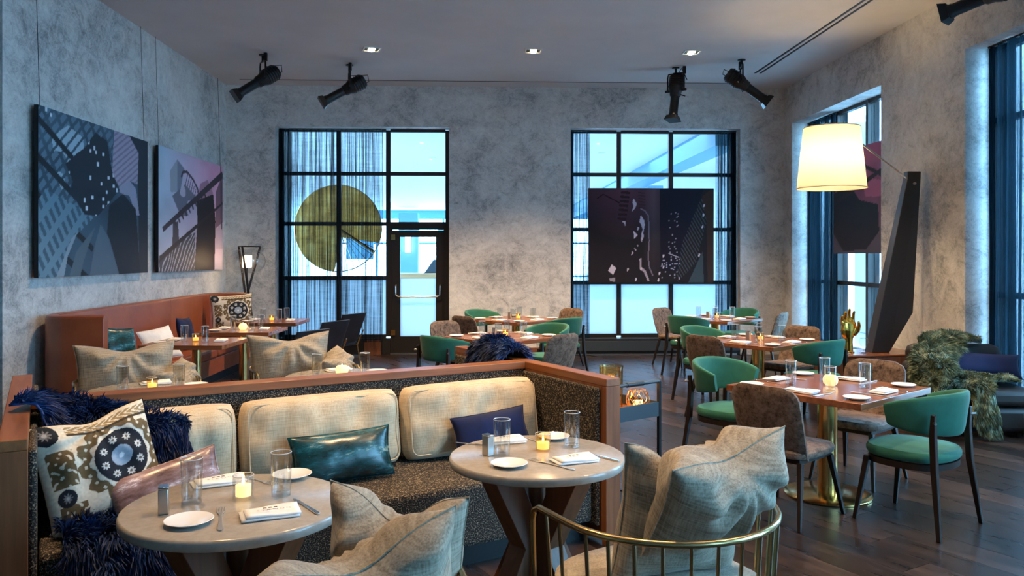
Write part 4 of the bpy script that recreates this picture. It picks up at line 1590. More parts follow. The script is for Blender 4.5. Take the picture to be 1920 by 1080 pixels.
# round tables beyond the rail
for (fx, fy, _z), nm in ((far1, 'round table behind the left booth rail'), (far2, 'round table behind the right booth rail')):
    setting(P_glass, fx - .16, fy - .02, ZR, 0, 'left tumbler on the ' + nm, 'tumblers')
    setting(P_glass, fx + .19, fy + .05, ZR, 0, 'right tumbler on the ' + nm, 'tumblers')
    setting(P_amber if 'left' in nm else P_globe, fx + .02, fy + .02, ZR, 0, 'lit candle on the ' + nm, 'votive candles')
    setting(P_nap, fx - .05, fy + .25, ZR, BA, 'white napkin at the far side of the ' + nm, 'folded napkins')
    setting(P_nap, fx + .05, fy - .24, ZR, BA, 'white napkin at the rail side of the ' + nm, 'folded napkins')
    setting(P_plate, fx + .27, fy + .15, ZR, 0, 'white side plate on the ' + nm, 'side plates')

# ------------------------------------------------------------------ square tables


def make_square_table(a=.97):
    t = thing('square_table', 'x', 'table')
    MB().box(-a / 2, a / 2, -a / 2, a / 2, .708, .75).build('tabletop', MT['tabletop'], t, bevel=.004, smooth=False)
    MB().lathe([(.066, .02), (.066, .70), (.10, .705), (.10, .708)], 32).build('column', MT['brass'], t)
    MB().lathe([(.0, .0), (.285, .0), (.29, .004), (.29, .012), (.284, .016), (.066, .022), (.0, .022)], 56, caps=False).build('base_disc', MT['brass'], t)
    return t


def make_green_chair():
    t = thing('barrel_chair', 'x', 'chair')
    R = .258

    def seat_pt(r, z):
        return lambda th: None
    prof = []
    m = MB()
    n = 32
    rings = [(.80, .415), (.96, .42), (1.0, .437), (1.0, .46), (.95, .478), (.72, .487), (.0, .489)]
    vs_, fs = [], []
    for k, (s, z) in enumerate(rings):
        for i in range(n):
            th = 2 * PI * i / n
            c, si = math.cos(th), math.sin(th)
            e = .78
            x = .262 * s * math.copysign(abs(c) ** e, c)
            y = .252 * s * math.copysign(abs(si) ** e, si) + .02
            vs_.append((x, y, z))
    for k in range(len(rings) - 1):
        for i in range(n):
            j = (i + 1) % n
            fs.append((k * n + i, k * n + j, (k + 1) * n + j, (k + 1) * n + i))
    fs.append(tuple(range(n - 1, -1, -1)))
    m.add(vs_, fs).build('seat_cushion', MT['greenvelvet'], t)
    # curved backrest shell
    TH = math.radians(104)

    def shell(u, v):
        th = -TH + 2 * TH * u
        e = abs(th) / TH
        zt = .84 - .085 * e ** 2.2
        zb = .575 + .05 * e ** 2
        a = 2 * PI * v
        hz, hr = (zt - zb) / 2, .026 * (1 - .25 * e)
        c, s = math.cos(a), math.sin(a)
        dz = hz * math.copysign(abs(c) ** .35, c)
        dr = hr * math.copysign(abs(s) ** .6, s)
        rr = R + dr + .03 * (dz / hz) * .6
        z = (zt + zb) / 2 + dz
        yy = -rr * math.cos(th) * (.98 if abs(th) < PI / 2 else .9)
        return (rr * 1.02 * math.sin(th), yy, z)
    m = MB().grid(shell, 28, 20)
    c0 = [i for i in range(21)][:-1]
    m.f.append(tuple(c0))
    m.f.append(tuple(28 * 21 + i for i in reversed(c0)))
    m.build('backrest', MT['greenvelvet'], t)
    # seat ring
    rg = []
    for i in range(28):
        th = 2 * PI * i / 28
        c, si = math.cos(th), math.sin(th)
        rg.append((.235 * math.copysign(abs(c) ** .78, c), .225 * math.copysign(abs(si) ** .78, si) + .02, .392))
    MB().tube(rg, .026, 4, closed=True, square=True).build('seat_frame', MT['legwood'], t)
    for s in (-1, 1):
        a = math.radians(48)
        x0, y0 = .305 * math.sin(a) * s, -.305 * math.cos(a)
        pts_ = [(x0 * 1.22, y0 * 1.28, 0), (x0 * 1.02, y0 * 1.05, .40), (x0, y0, .60), (x0 * 1.03, y0 * 1.03, .72)]
        lg = MB().tube(pts_, [.017, .026, .025, .018], 4, square=True).build('rear_leg', MT['legwood'], t, bevel=.004)
        MB().tube([(x0 * .98, y0 * .98, .675), (x0 * 1.16, y0 * 1.16, .675)], .008, 8).build('bolt', MT['steel'], lg)
        MB().tube([(s * .255, .265, 0), (s * .205, .205, .40)], [.016, .027], 4, square=True).build('front_leg', MT['legwood'], t, bevel=.004)
    return t


def make_brown_chair():
    t = thing('velvet_chair', 'x', 'chair')
    # backrest: curved rounded panel
    def pt(x, s, side):
        """s 0..1 up the panel"""
        return None
    n, k = 16, 18
    vs_, fs = [], []
    W, H = .235, .455

    def surf(u, v, side):
        sx = 2 * u - 1
        z = v * H
        # rounded top corners
        hw = W * (.93 + .07 * math.sin(PI * min(1, v * .9)))
        top = H - .085
        if z > top:
            f = (z - top) / .085
            hw -= .085 * (1 - math.sqrt(max(0, 1 - f * f)))
        x = sx * hw
        y = -.215 - .10 * v + .55 * x * x + (.05 * (1 - v) ** 3)
        ed = (1 - abs(sx) ** 8) * (1 - max(0, (v - .5) * 2) ** 10)
        return (x, y + side * (.008 + .016 * ed ** .5), .40 + z)
    m = MB()
    m.grid(lambda u, v: surf(u, v, -1), n, k)
    b = len(m.v)
    m.grid(lambda u, v: surf(1 - u, v, 1), n, k)
    def ia(i, j): return i * (k + 1) + j
    def ib(i, j): return b + (n - i) * (k + 1) + j
    for j in range(k):
        m.f.append((ia(0, j + 1), ib(0, j + 1), ib(0, j), ia(0, j)))
        m.f.append((ia(n, j), ib(n, j), ib(n, j + 1), ia(n, j + 1)))
    for i in range(n):
        m.f.append((ia(i, k), ia(i + 1, k), ib(i + 1, k), ib(i, k)))
        m.f.append((ia(i + 1, 0), ia(i, 0), ib(i, 0), ib(i + 1, 0)))
    m.build('backrest', MT['brownvelvet'], t)

    def seat_fn(u, v):
        a = 2 * PI * u
        c, s = math.cos(a), math.sin(a)
        e = .45
        r = (.55, .97, 1.0, 1.0, .93, .0)
        zz = (.405, .41, .425, .445, .462, .468)
        i = min(int(v * 5), 4)
        f = v * 5 - i
        rr = r[i] * (1 - f) + r[i + 1] * f
        z = zz[i] * (1 - f) + zz[i + 1] * f
        wid = .232
        return (wid * rr * math.copysign(abs(c) ** e, c), .24 * rr * math.copysign(abs(s) ** e, s) + .01, z)
    MB().grid(seat_fn, 32, 10, wrap_u=True).build('seat', MT['brownvelvet'], t)
    MB().box(-.19, .19, -.19, .20, .375, .408).build('seat_frame', MT['legwood'], t, bevel=.006, smooth=False)
    for s in (-1, 1):
        MB().tube([(s * .235, -.275, 0), (s * .185, -.175, .385)], [.014, .024], 4, square=True).build('rear_leg', MT['legwood'], t, bevel=.003)
        MB().tube([(s * .235, .265, 0), (s * .185, .185, .385)], [.014, .024], 4, square=True).build('front_leg', MT['legwood'], t, bevel=.003)
    return t


P_sq, P_gc, P_bc = make_square_table(), make_green_chair(), make_brown_chair()
TABLES = [
    # key, centre, rotation, name, chairs (near-left, near-right, far-right, far-left): kind, optional explicit centre / facing
    ('r1', (2.385, 5.455), 37.5, 'front brass-column table at right',
     [('b', (1.955, 5.06), None), ('g', (2.70, 4.885), None), ('b', (2.78, 5.83), None), ('g', (1.93, 6.17), None)], 'globe', 1.0),
    ('r2', (2.94, 8.44), 38, 'middle table of the right row', [('b', (2.44, 8.12), None), ('g', (3.30, 7.86), None), ('b', None, None), ('g', (2.55, 9.05), None)], 'amber', .97),
    ('r3', (3.36, 11.45), 42, 'far table below the portrait poster', [('g', (2.86, 10.98), None), ('b', (4.0, 11.30), None), ('g', (3.95, 12.2), None), ('b', (2.93, 12.0), None)], 'amber', .97),
    ('m1', (.225, 8.97), 44, 'nearer centre table behind the booth', [('g', (-.36, 8.36), None), ('b', (.64, 8.36), None), ('g', (.74, 9.5), None), ('b', (-.28, 9.62), None)], 'amber', 1.0),
    ('m2', (.48, 11.42), 44, 'centre table against the back wall', [('b', (-.06, 10.85), None), ('g', (1.05, 10.75), None), ('b', (1.15, 11.95), None), ('g', (0.02, 12.05), None)], 'amber', .97),
]
SN = ('near left', 'near right', 'far right', 'far left')
tlabel = {'r1': 'square walnut table with brass column nearest the camera at right', 'r2': 'square walnut table in the middle of the right row',
          'r3': 'square walnut table below the dark portrait poster', 'm1': 'square table just behind the booth with the glowing votive',
          'm2': 'square table standing against the back wall between the windows'}
for key, (cx, cy), deg, nm, chairs, cand_, side in TABLES:
    th = math.radians(deg)
    o = place(P_sq, (cx, cy, 0), th, tlabel[key], 'square walnut tables')
    # outward normals of the four sides: near-left, near-right, far-right, far-left
    for k, ang in enumerate((PI, -PI / 2, 0, PI / 2)):
        a = th + ang
        nx, ny = math.cos(a), math.sin(a)
        lx, ly = ny, -nx          # to the left of a guest who looks at the table
        kind, c, _ = chairs[k]
        c = c or (cx + nx * .60, cy + ny * .60)
        fx, fy = cx - c[0], cy - c[1]
        # chairs look across the table, slightly towards its middle
        rz = facing(-nx * .75 + fx * .25 / math.hypot(fx, fy), -ny * .75 + fy * .25 / math.hypot(fx, fy))
        if kind == 'g':
            place(P_gc, (c[0], c[1], 0), rz, 'green barrel chair at the %s side of the %s' % (SN[k], nm), 'green barrel chairs')
        else:
            place(P_bc, (c[0], c[1], 0), rz, 'brown velvet chair at the %s side of the %s' % (SN[k], nm), 'brown velvet chairs')

        def at(d, l):
            return cx + nx * d + lx * l, cy + ny * d + ly * l
        seat = 'at the %s seat of the %s' % (SN[k], nm)
        x, y = at(.375, -.03)
        setting(P_nap, x, y, ZS, a + PI / 2 + rnd.uniform(-.12, .12), 'white napkin ' + seat, 'folded napkins')
        x, y = at(.385, .345)
        setting(P_plate, x, y, ZS, 0, 'white side plate ' + seat, 'side plates')
        x, y = at(.20, -.13)
        setting(P_glass, x, y, ZS, 0, 'clear tumbler ' + seat, 'tumblers')
        if key in ('r1', 'r2', 'm1'):
            x, y = at(.36, .115)
            setting(P_fork, x, y, ZS, a + PI / 2 + .05, 'fork ' + seat, 'forks')
            x, y = at(.36, -.17)
            setting(P_knife, x, y, ZS, a + PI / 2 - .05, 'knife ' + seat, 'knives')
    x, y = cx + .03, cy + .02
    setting(P_globe if cand_ == 'globe' else P_amber, x, y, ZS, 0, 'lit candle in the middle of the ' + nm, 'votive candles')
    if key != 'r1':
        setting(P_shk, cx - .09, cy + .05, ZS, th, 'steel salt and pepper block on the ' + nm, 'steel blocks')

# ------------------------------------------------------------------ brass spindle armchairs


def make_spindle_chair():
    t = thing('spindle_armchair', 'x', 'armchair')
    R, ZR_ = .42, .712
    path = []
    path.append((-R, .235, .30))
    path.append((-R, .25, ZR_ - .06))
    path.append((-R, .235, ZR_ - .018))
    path.append((-R, .20, ZR_))
    path.append((-R, .06, ZR_))
    for k in range(17):
        a = PI + PI * k / 16
        path.append((R * math.cos(a), R * .98 * math.sin(a), ZR_ + .0 * k))
    path += [(R, .06, ZR_), (R, .20, ZR_), (R, .235, ZR_ - .018), (R, .25, ZR_ - .06), (R, .235, .30)]
    MB().tube(path, .0125, 10).build('arm_rail', MT['darkbrass'], t)
    ring = []
    for k in range(15):
        a = PI + PI * k / 14
        ring.append((.395 * math.cos(a), .395 * math.sin(a), .34))
    ring = [(-.395, .25, .34)] + ring + [(.395, .25, .34)]
    MB().tube(ring + [(.25, .33, .34), (-.25, .33, .34)], .011, 8, closed=True).build('seat_ring', MT['darkbrass'], t)
    sp = [(-R, y) for y in (.15, .06)] + [(R, y) for y in (.15, .06)]
    for k in range(1, 14):
        a = PI + PI * k / 14
        sp.append((R * math.cos(a), R * .98 * math.sin(a)))
    for x, y in sp:
        f = .395 / R
        MB().tube([(x * f, y * f, .34), (x, y, ZR_)], .0068, 6).build('spindle', MT['darkbrass'], t)
    prof = [(.33, .35), (.365, .36), (.38, .39), (.375, .43), (.33, .452), (.0, .458)]
    m = MB()
    n = 32
    vs_, fs = [], []
    for (r, z) in prof:
        for i in range(n):
            th = 2 * PI * i / n
            c, s = math.cos(th), math.sin(th)
            vs_.append((r * math.copysign(abs(c) ** .8, c), r * math.copysign(abs(s) ** .8, s) + .01, z))
    for k in range(len(prof) - 1):
        for i in range(n):
            j = (i + 1) % n
            fs.append((k * n + i, k * n + j, (k + 1) * n + j, (k + 1) * n + i))
    fs.append(tuple(range(n - 1, -1, -1)))
    m.add(vs_, fs).build('seat_cushion', MT['greylinen'], t)
    for sx in (-1, 1):
        for sy in (-1, 1):
            MB().tube([(sx * .27, sy * .27, 0), (sx * .225, sy * .225, .34)], [.009, .012], 8).build('leg', MT['darkbrass'], t)
    return t


P_sc = make_spindle_chair()
vdx, vdy = -sa_, ca_


def spindle_set(c, rz, name, a, b, look):
    place(P_sc, (c[0], c[1], 0), rz, 'brass spindle armchair ' + name, 'brass spindle armchairs')
    for lab, (lx, ly, z, w, h, yaw, tilt, roll, chop, sd) in ((a, look[0]), (b, look[1])):
        wx, wy = Wv(rz, lx, ly)
        pillow('chair_pillow', lab, w, h, .27, MT['greylinen'], (c[0] + wx, c[1] + wy, z), rz + yaw, tilt, roll, chop=chop, seed=sd, ear=.09, wr=.020, n=44, group='grey linen chair pillows')


near_look = [(.10, -.17, .800, .58, .42, .08, math.radians(30), math.radians(-8), .04, 21), (.07, -.02, .70, .54, .54, -.14, math.radians(9), math.radians(2), .12, 22)]
spindle_set((.675, 2.985), BA - .03, 'with slumped pillows in the right foreground',
            'slumped grey linen pillow overhanging the brass rail in the right foreground', 'upright grey linen pillow behind the slumped one in the right foreground', near_look)
near_look2 = [(.05, -.21, .69, .58, .50, .06, math.radians(18), math.radians(-9), .07, 31), (.255, .03, .705, .44, .50, -.75, math.radians(4), math.radians(3), .09, 32)]
spindle_set((-.47, 2.28), BA, 'at the bottom edge, left of the centre',
            'grey linen pillow lying low at the bottom edge of the frame', 'peaked grey linen pillow at the bottom left of the frame', near_look2)
fc1 = B(-2.14, 2.17)
fc2 = B(-.86, 2.22)
far_look = [(.06, -.15, .74, .72, .48, .03, math.radians(10), 0, .05, 41), (-.28, .05, .62, .42, .40, 1.0, math.radians(10), .2, .04, 42)]
spindle_set(fc1[:2], BA + PI, 'behind the booth, in front of the cognac banquette',
            'wide grey linen pillow on the far left brass armchair', 'small grey linen pillow at the right side of the far left brass armchair', far_look)
far_look = [(.06, -.15, .74, .72, .50, .03, math.radians(10), 0, .05, 51), (-.28, .05, .62, .44, .42, 1.0, math.radians(10), .2, .04, 52)]
spindle_set(fc2[:2], BA + PI, 'behind the booth, in front of the glass door',
            'wide grey linen pillow on the brass armchair before the glass door', 'small grey linen pillow at the right of the brass armchair before the door', far_look)

# ------------------------------------------------------------------ serving cart beside the booth
cart_c = B(.375, -.34)
cart = thing('serving_cart', 'black metal serving cart with a tray beside the booth end', 'cart', (cart_c[0], cart_c[1], 0), BA + .10)
hw, hd, zt = .215, .30, .855
K = MT['slate']
for sx in (-1, 1):
    for sy in (-1, 1):
        MB().box(sx * hw - .010, sx * hw + .010, sy * hd - .010, sy * hd + .010, .0, zt if sy < 0 else .74).build('post', MT['blackmetal'], cart, smooth=False)
MB().tube([(-hw, -hd, zt), (hw, -hd, zt)], .011, 8).build('handle_bar', K, cart)
MB().tube([(-.07, -hd, zt), (.07, -hd, zt)], .016, 10).build('leather_grip', MT['blackleather'], cart)
MB().box(-hw, hw, -hd, hd, .655, .665).build('tray_floor', MT['tabletop'], cart, smooth=False)
for x0, x1, y0, y1 in ((-hw, hw, -hd - .008, -hd + .004), (-hw, hw, hd - .004, hd + .008), (-hw - .006, -hw + .006, -hd, hd), (hw - .006, hw + .006, -hd, hd)):
    MB().box(x0, x1, y0, y1, .635, .725).build('tray_side', K, cart, smooth=False)
for s in (-1, 1):
    MB().box(s * hw - .010, s * hw + .010, -hd, hd, .06, .085).build('bottom_rail', MT['blackmetal'], cart, smooth=False)
    MB().box(-hw, hw, s * hd - .010, s * hd + .010, .06, .085).build('bottom_rail', MT['blackmetal'], cart, smooth=False)
MB().box(-hw, hw, -hd, hd, .07, .078).build('lower_shelf', MT['blackmetal'], cart, smooth=False)
h = Wv(BA + .1, .025, -.06)
t = thing('hurricane_lantern', 'tall clear glass hurricane with a lit candle on the cart', 'candle', (cart_c[0] + h[0], cart_c[1] + h[1], .666))
MB().lathe([(.066, 0), (.074, .004), (.076, .255), (.080, .275), (.074, .275), (.070, .012), (.0, .010)], 32, caps=False).build('glass_cylinder', MT['amber'], t)
MB().lathe([(.0, .012), (.045, .012), (.045, .10), (.0, .104)], 22, caps=False).build('wax', MT['candle'], t)
MB().lathe([(.001, .104), (.008, .116), (.005, .135), (.0005, .155)], 10).build('flame', MT['flame'], t)
h = Wv(BA + .1, .125, -.20)
t = thing('wire_votive', 'round copper wire votive holder beside the hurricane on the cart', 'candle', (cart_c[0] + h[0], cart_c[1] + h[1], .666))
for sgn in (-1, 1):
    for k in range(12):
        pts_ = []
        for j in range(11):
            f = j / 10
            r = .040 + .034 * math.sin(PI * (.12 + .78 * f))
            a = 2 * PI * k / 12 + sgn * f * 1.1
            pts_.append((r * math.cos(a), r * math.sin(a), .004 + .125 * f))
        MB().tube(pts_, .0026, 4).build('wire', MT['copper'], t)
MB().lathe([(.0, .004), (.030, .004), (.032, .06), (.0, .062)], 18, caps=False).build('wax', MT['candle'], t)
for z, r in ((.004, .052), (.129, .052)):
    MB().tube([(r * math.cos(2 * PI * k / 20), r * math.sin(2 * PI * k / 20), z) for k in range(20)], .0035, 5, closed=True).build('ring', MT['copper'], t)
pl_ = bpy.data.lights.new('hurricane_glow', 'POINT')
pl_.energy = 1.6
pl_.color = (1, .5, .15)
pl_.shadow_soft_size = .03
po = bpy.data.objects.new('hurricane_glow', pl_)
COL.objects.link(po)
h = Wv(BA + .1, .025, -.06)
po.location = (cart_c[0] + h[0], cart_c[1] + h[1], .83)

# ------------------------------------------------------------------ cognac banquette on the left wall
bq = thing('banquette', 'cognac leather banquette with curved ends along the left wall', 'banquette', (-3.9, 9.8, 0))
bo = Vector((-3.9, 9.8, 0))
BX0, BX1, BY0, BY1 = -4.14, -3.50, 7.50, 12.15
plan = []
for x, y in ((BX1, BY0 + .02), (BX0 + .30, BY0)):
    plan.append((x, y))
for k in range(1, 6):
    a = -PI / 2 - k / 5 * PI / 2
    plan.append((BX0 + .30 + .30 * math.cos(a), BY0 + .30 + .30 * math.sin(a)))
for k in range(1, 9):
    plan.append((BX0, BY0 + .30 + (BY1 - BY0 - .6) * k / 9))
for k in range(0, 6):
    a = PI - k / 5 * PI / 2
    plan.append((BX0 + .30 + .30 * math.cos(a), BY1 - .30 + .30 * math.sin(a)))
plan.append((BX1 - .02, BY1))


def wall_strip(i0, i1, z0, z1, th, ztop_r=.035):
    """upright padded panel following plan points i0..i1, thickness th to the inside"""
    P = [Vector((*p, 0)) for p in plan[i0:i1 + 1]]
    inn = []
    for i, p in enumerate(P):
        gi = i0 + i
        a = Vector((*plan[max(gi - 1, 0)], 0))
        b = Vector((*plan[min(gi + 1, len(plan) - 1)], 0))
        d = (b - a).normalized()
        n = Vector((d.y, -d.x, 0))
        inn.append(p + n * th)
    prof = [(0, z0), (0, z1 - ztop_r), (.012, z1 - .008), (th * .35, z1), (th * .65, z1), (th - .012, z1 - .008), (th, z1 - ztop_r), (th * 1.0, z0)]
    vs_, fs = [], []
    for i in range(len(P)):
        d = (inn[i] - P[i]).normalized()
        for o_, z in prof:
            q = P[i] + d * o_ - bo
            vs_.append((q.x, q.y, z))
    n = len(prof)
    for i in range(len(P) - 1):
        for k in range(n):
            l = (k + 1) % n
            fs.append((i * n + k, i * n + l, (i + 1) * n + l, (i + 1) * n + k))
    fs.append(tuple(range(n - 1, -1, -1)))
    fs.append(tuple((len(P) - 1) * n + k for k in range(n)))
    return MB().add(vs_, fs)


last = len(plan) - 1
cuts = [0, 6, 9, 12, 15, last]
for a, b in zip(cuts, cuts[1:]):
    wall_strip(a, b, .10, 1.10, .11).build('back_panel', MT['orange'], bq, bevel=.004)
MB().box(BX0 + .11 - bo.x, -3.46 - bo.x, BY0 + .12 - bo.y, BY1 - .12 - bo.y, .12, .33).build('seat_base', MT['orange'], bq, bevel=.01, smooth=False)
for k in range(3):
    y0 = BY0 + .12 + (BY1 - BY0 - .24) * k / 3
    y1 = BY0 + .12 + (BY1 - BY0 - .24) * (k + 1) / 3
    MB().box(BX0 + .12 - bo.x, -3.44 - bo.x, y0 + .004 - bo.y, y1 - .004 - bo.y, .332, .46).build('seat_pad', MT['orange'], bq, bevel=.03)
MB().box(BX0 + .16 - bo.x, -3.52 - bo.x, BY0 + .2 - bo.y, BY1 - .2 - bo.y, 0, .12).build('plinth', MT['blackmetal'], bq, smooth=False)


def make_narrow_table():
    t = thing('banquette_table', 'x', 'table')
    MB().box(-.43, .43, -.40, .40, .705, .75).build('tabletop', MT['tabletop'], t, bevel=.004, smooth=False)
    MB().lathe([(.05, .02), (.05, .70), (.09, .705)], 24).build('column', MT['brass'], t)
    MB().lathe([(.0, .0), (.24, .0), (.244, .010), (.235, .015), (.05, .02), (.0, .02)], 40, caps=False).build('base_disc', MT['brass'], t)
    return t


def make_leather_chair():
    t = thing('leather_chair', 'x', 'chair')
    MB().box(-.24, .24, -.22, .24, .40, .47).build('seat', MT['blackleather'], t, bevel=.025)

    def back(u, v):
        a = 2 * PI * v
        z = .46 + .40 * u
        hw = .24
        c, s = math.cos(a), math.sin(a)
        return (hw * math.copysign(abs(c) ** .3, c), -.21 - .17 * u + .026 * math.copysign(abs(s) ** .6, s), z)
    m = MB().grid(back, 8, 20)
    m.f.append(tuple(range(19, -1, -1)))
    m.f.append(tuple(8 * 21 + i for i in range(20)))
    m.build('backrest', MT['blackleather'], t)
    for s in (-1, 1):
        MB().tube([(s * .245, -.33, .62), (s * .245, -.22, .40), (s * .245, -.30, .012), (s * .245, .24, .012), (s * .245, .20, .40), (s * .245, -.22, .40)], .009, 6).build('sled_leg', MT['brass'], t)
    MB().tube([(-.245, .0, .39), (.245, .0, .39)], .009, 6).build('cross_bar', MT['brass'], t)
    return t


P_nt, P_lc = make_narrow_table(), make_leather_chair()
for k, (x, y, nm) in enumerate(((-3.02, 8.56, 'nearest'), (-2.93, 9.92, 'middle'), (-2.93, 11.25, 'farthest'))):
    place(P_nt, (x, y, 0), -.06 + .02 * k, '%s of the three wooden tables at the cognac banquette' % nm, 'banquette tables')
    place(P_lc, (-2.12 + .02 * k, y + (.22, .06, .0)[k], 0), facing(-.82, .50), 'black leather chair at the %s banquette table' % nm, 'black leather chairs')
    tn = nm + ' banquette table'
    setting(P_nap, x - .27, y + .12, ZS, PI / 2, 'white napkin at the banquette side of the ' + tn, 'folded napkins')
    setting(P_nap, x + .25, y + .02, ZS, PI / 2 + .1, 'white napkin at the chair side of the ' + tn, 'folded napkins')
    setting(P_glass, x - .13, y + .02, ZS, 0, 'tumbler at the banquette side of the ' + tn, 'tumblers')
    setting(P_glass, x + .12, y - .08, ZS, 0, 'tumbler at the chair side of the ' + tn, 'tumblers')
    if k:
        setting(P_glass, x + .16, y + .18, ZS, 0, 'third tumbler at the far edge of the ' + tn, 'tumblers')
    setting(P_globe if k == 1 else P_amber, x + .0, y - .02, ZS, 0, 'lit candle on the ' + tn, 'votive candles')
    setting(P_plate, x - .28, y - .20, ZS, 0, 'side plate on the banquette side of the ' + tn, 'side plates')
pillow('throw_pillow', 'teal pillow on the near end of the cognac banquette', .42, .40, .13, MT['teal'], (-3.66, 8.22, .73), 1.2, math.radians(-16), .1, seed=61)
pillow('throw_pillow', 'pale silver pillow on the banquette behind the nearest table', .44, .40, .13, MT['paper'], (-3.66, 9.22, .65), PI / 2 - .5, math.radians(-30), -.1, seed=62)
pillow('throw_pillow', 'navy pillow on the banquette between the near and middle tables', .44, .40, .13, MT['navyvelvet'], (-3.76, 10.3, .67), PI / 2, math.radians(-14), .06, seed=63)
pillow('throw_pillow', 'patterned cream and dark pillow at the far end of the banquette', .58, .56, .15, MT['textile_print'], (-3.62, 11.70, .82), .30, math.radians(-12), -.05, n=70, seed=64, ink=suz)

# ------------------------------------------------------------------ tripod lantern in the left corner
lt = thing('tripod_lantern', 'wooden tripod floor lantern with a clear glass globe in the left corner', 'floor lamp', (-3.70, 12.72, 0))
for k in range(3):
    a0 = math.radians(25 + 120 * k)
    a1 = a0 + math.radians(165)
    top = Vector((.20 * math.cos(a0), .20 * math.sin(a0), 1.80))
    bot = Vector((.27 * math.cos(a1), .27 * math.sin(a1), 0))
    MB().tube([bot, top], [.020, .018], 6).build('leg', MT['legwood'], lt)
    b0 = math.radians(25 + 120 * (k + 1))
    MB().tube([top, (.20 * math.cos(b0), .20 * math.sin(b0), 1.80)], .010, 6).build('top_bar', MT['blackmetal'], lt)
MB().lathe([(.10, 1.385), (.20, 1.41), (.265, 1.49), (.285, 1.57), (.265, 1.65), (.20, 1.73), (.10, 1.755)], 32, caps=False).build('glass_globe', MT['glass'], lt)
MB().lathe([(.0, 1.47), (.068, 1.47), (.072, 1.50), (.072, 1.66), (.0, 1.665)], 20, caps=False).build('frosted_lamp', MT['frostbulb'], lt)
MB().tube([(0, 0, 1.10), (0, 0, 1.47)], .008, 6).build('lamp_stem', MT['blackmetal'], lt)
lp = bpy.data.lights.new('lantern_lamp', 'POINT')
lp.energy = 12
lp.color = WARM
lp.shadow_soft_size = .07
lo = bpy.data.objects.new('lantern_lamp', lp)
COL.objects.link(lo)
lo.location = (-3.70, 12.60, 1.57)
lo.parent = None

# ------------------------------------------------------------------ console, lamp, gold hand at the right wall
CA = math.radians(9)
cn = thing('wooden_console', 'red-brown wooden console block at the right wall under the big lamp', 'console', (3.86, 8.60, 0), CA)
L_, D_, H_ = 1.12, .56, .56
n_p = 9
MB().box(0.01, L_ - .01, .012, D_ - .01, 0.0, H_ - .03).build('carcass', MT['console'], cn, smooth=False)
MB().box(-.004, L_ + .004, -.004, D_ + .004, H_ - .03, H_).build('top', MT['tabletop'], cn, bevel=.012, smooth=False)
for k in range(n_p):
    w = L_ / n_p
    MB().box(k * w + .001, (k + 1) * w - .001, 0, .012, .02, H_ - .03).build('veneer_board', MT['console'], cn, smooth=False)
for k in range(4):
    w = D_ / 4
    MB().box(0, .010, k * w + .014, (k + 1) * w - .001, .02, H_ - .03).build('veneer_board', MT['console'], cn, smooth=False)

YL = 8.93
lampb = thing('sculptural_lamp', 'huge floor lamp with a cream shade and a faceted dark blade-shaped base', 'lamp', (4.47, YL, H_ + .001))
fl = 8.93 / 9.1


def LP(x, z):
    """point of the lamp profile: local x, z"""
    return (x * fl - 4.47, (z - 1.65) * fl + 1.65 - H_ - .001)


poly = [LP(4.459, .532), LP(4.66, .532), LP(4.931, 1.001), LP(5.051, 2.553), LP(5.057, 2.627), LP(4.899, 2.627), LP(4.893, 2.54)]
poly[0] = (poly[0][0], 0)
poly[1] = (poly[1][0], 0)
cxp = sum(p[0] for p in poly) / len(poly)
front = [(p[0] * .97 + .3 * .03, p[1]) for p in poly]
m = MB()
n = len(poly)
hd_ = [.09, .09, .10, .05, .045, .045, .05]
m.add([(poly[i][0], -hd_[i], poly[i][1]) for i in range(n)] + [(poly[i][0], hd_[i], poly[i][1]) for i in range(n)],
      [tuple(range(n)), tuple(range(2 * n - 1, n - 1, -1))] + [(i, i + n, (i + 1) % n + n, (i + 1) % n) for i in range(n)])
m.build('blade_base', simple('dark_stained_wood', (.020, .018, .018), .45), lampb, bevel=.006, smooth=False)
a0 = LP(4.36, 2.955)
a1 = LP(4.99, 2.485)
MB().tube([(a0[0] - .27, -.02, a0[1] + .0), (a0[0], -.02, a0[1])], .008, 6).build('shade_spider', MT['chrome'], lampb)
MB().tube([(a0[0], -.02, a0[1]), (a1[0], -.02, a1[1])], .012, 8).build('arm', MT['chrome'], lampb)
MB().tube([(a1[0] - .02, -.08, a1[1]), (a1[0] - .02, .08, a1[1])], .014, 8).build('pivot', MT['steel'], lampb)
sc = LP(4.018, 2.43)
sz1 = LP(4.0, 3.128)[1]
MB().lathe([(.374, sc[1]), (.372, sc[1] + .01), (.304, sz1 - .01), (.302, sz1)], 48, Matrix.Translation((sc[0], -.02, 0)), caps=False).build('shade', MT['shade'], lampb)
for z, r in ((sc[1], .374), (sz1, .303)):
    MB().tube([(sc[0] + r * math.cos(2 * PI * k / 48), -.02 + r * math.sin(2 * PI * k / 48), z) for k in range(48)], .005, 5, closed=True).build('shade_rim', MT['shade'], lampb)
bl_ = MB().lathe([(.0, -.05), (.03, -.03), (.042, .01), (.03, .045), (.0, .055)], 14, Matrix.Translation((sc[0], -.02, (sc[1] + sz1) / 2)), caps=False)
bl_.build('bulb', simple('bulb_glow', (1, .85, .6), .5, emit=(1, .78, .48), es=12), lampb)
lp = bpy.data.lights.new('shade_lamp', 'POINT')
lp.energy = 62
lp.color = (1, .70, .38)
lp.shadow_soft_size = .09
lo = bpy.data.objects.new('shade_lamp', lp)
COL.objects.link(lo)
lo.location = (4.47 + sc[0], YL - .02, H_ + (sc[1] + sz1) / 2)

# gold hand sculpture
hand = thing('gold_hand', 'polished gold hand sculpture standing upright on the wooden console', 'sculpture', (4.13, 8.90, H_ + .001), .15)
m = MB()
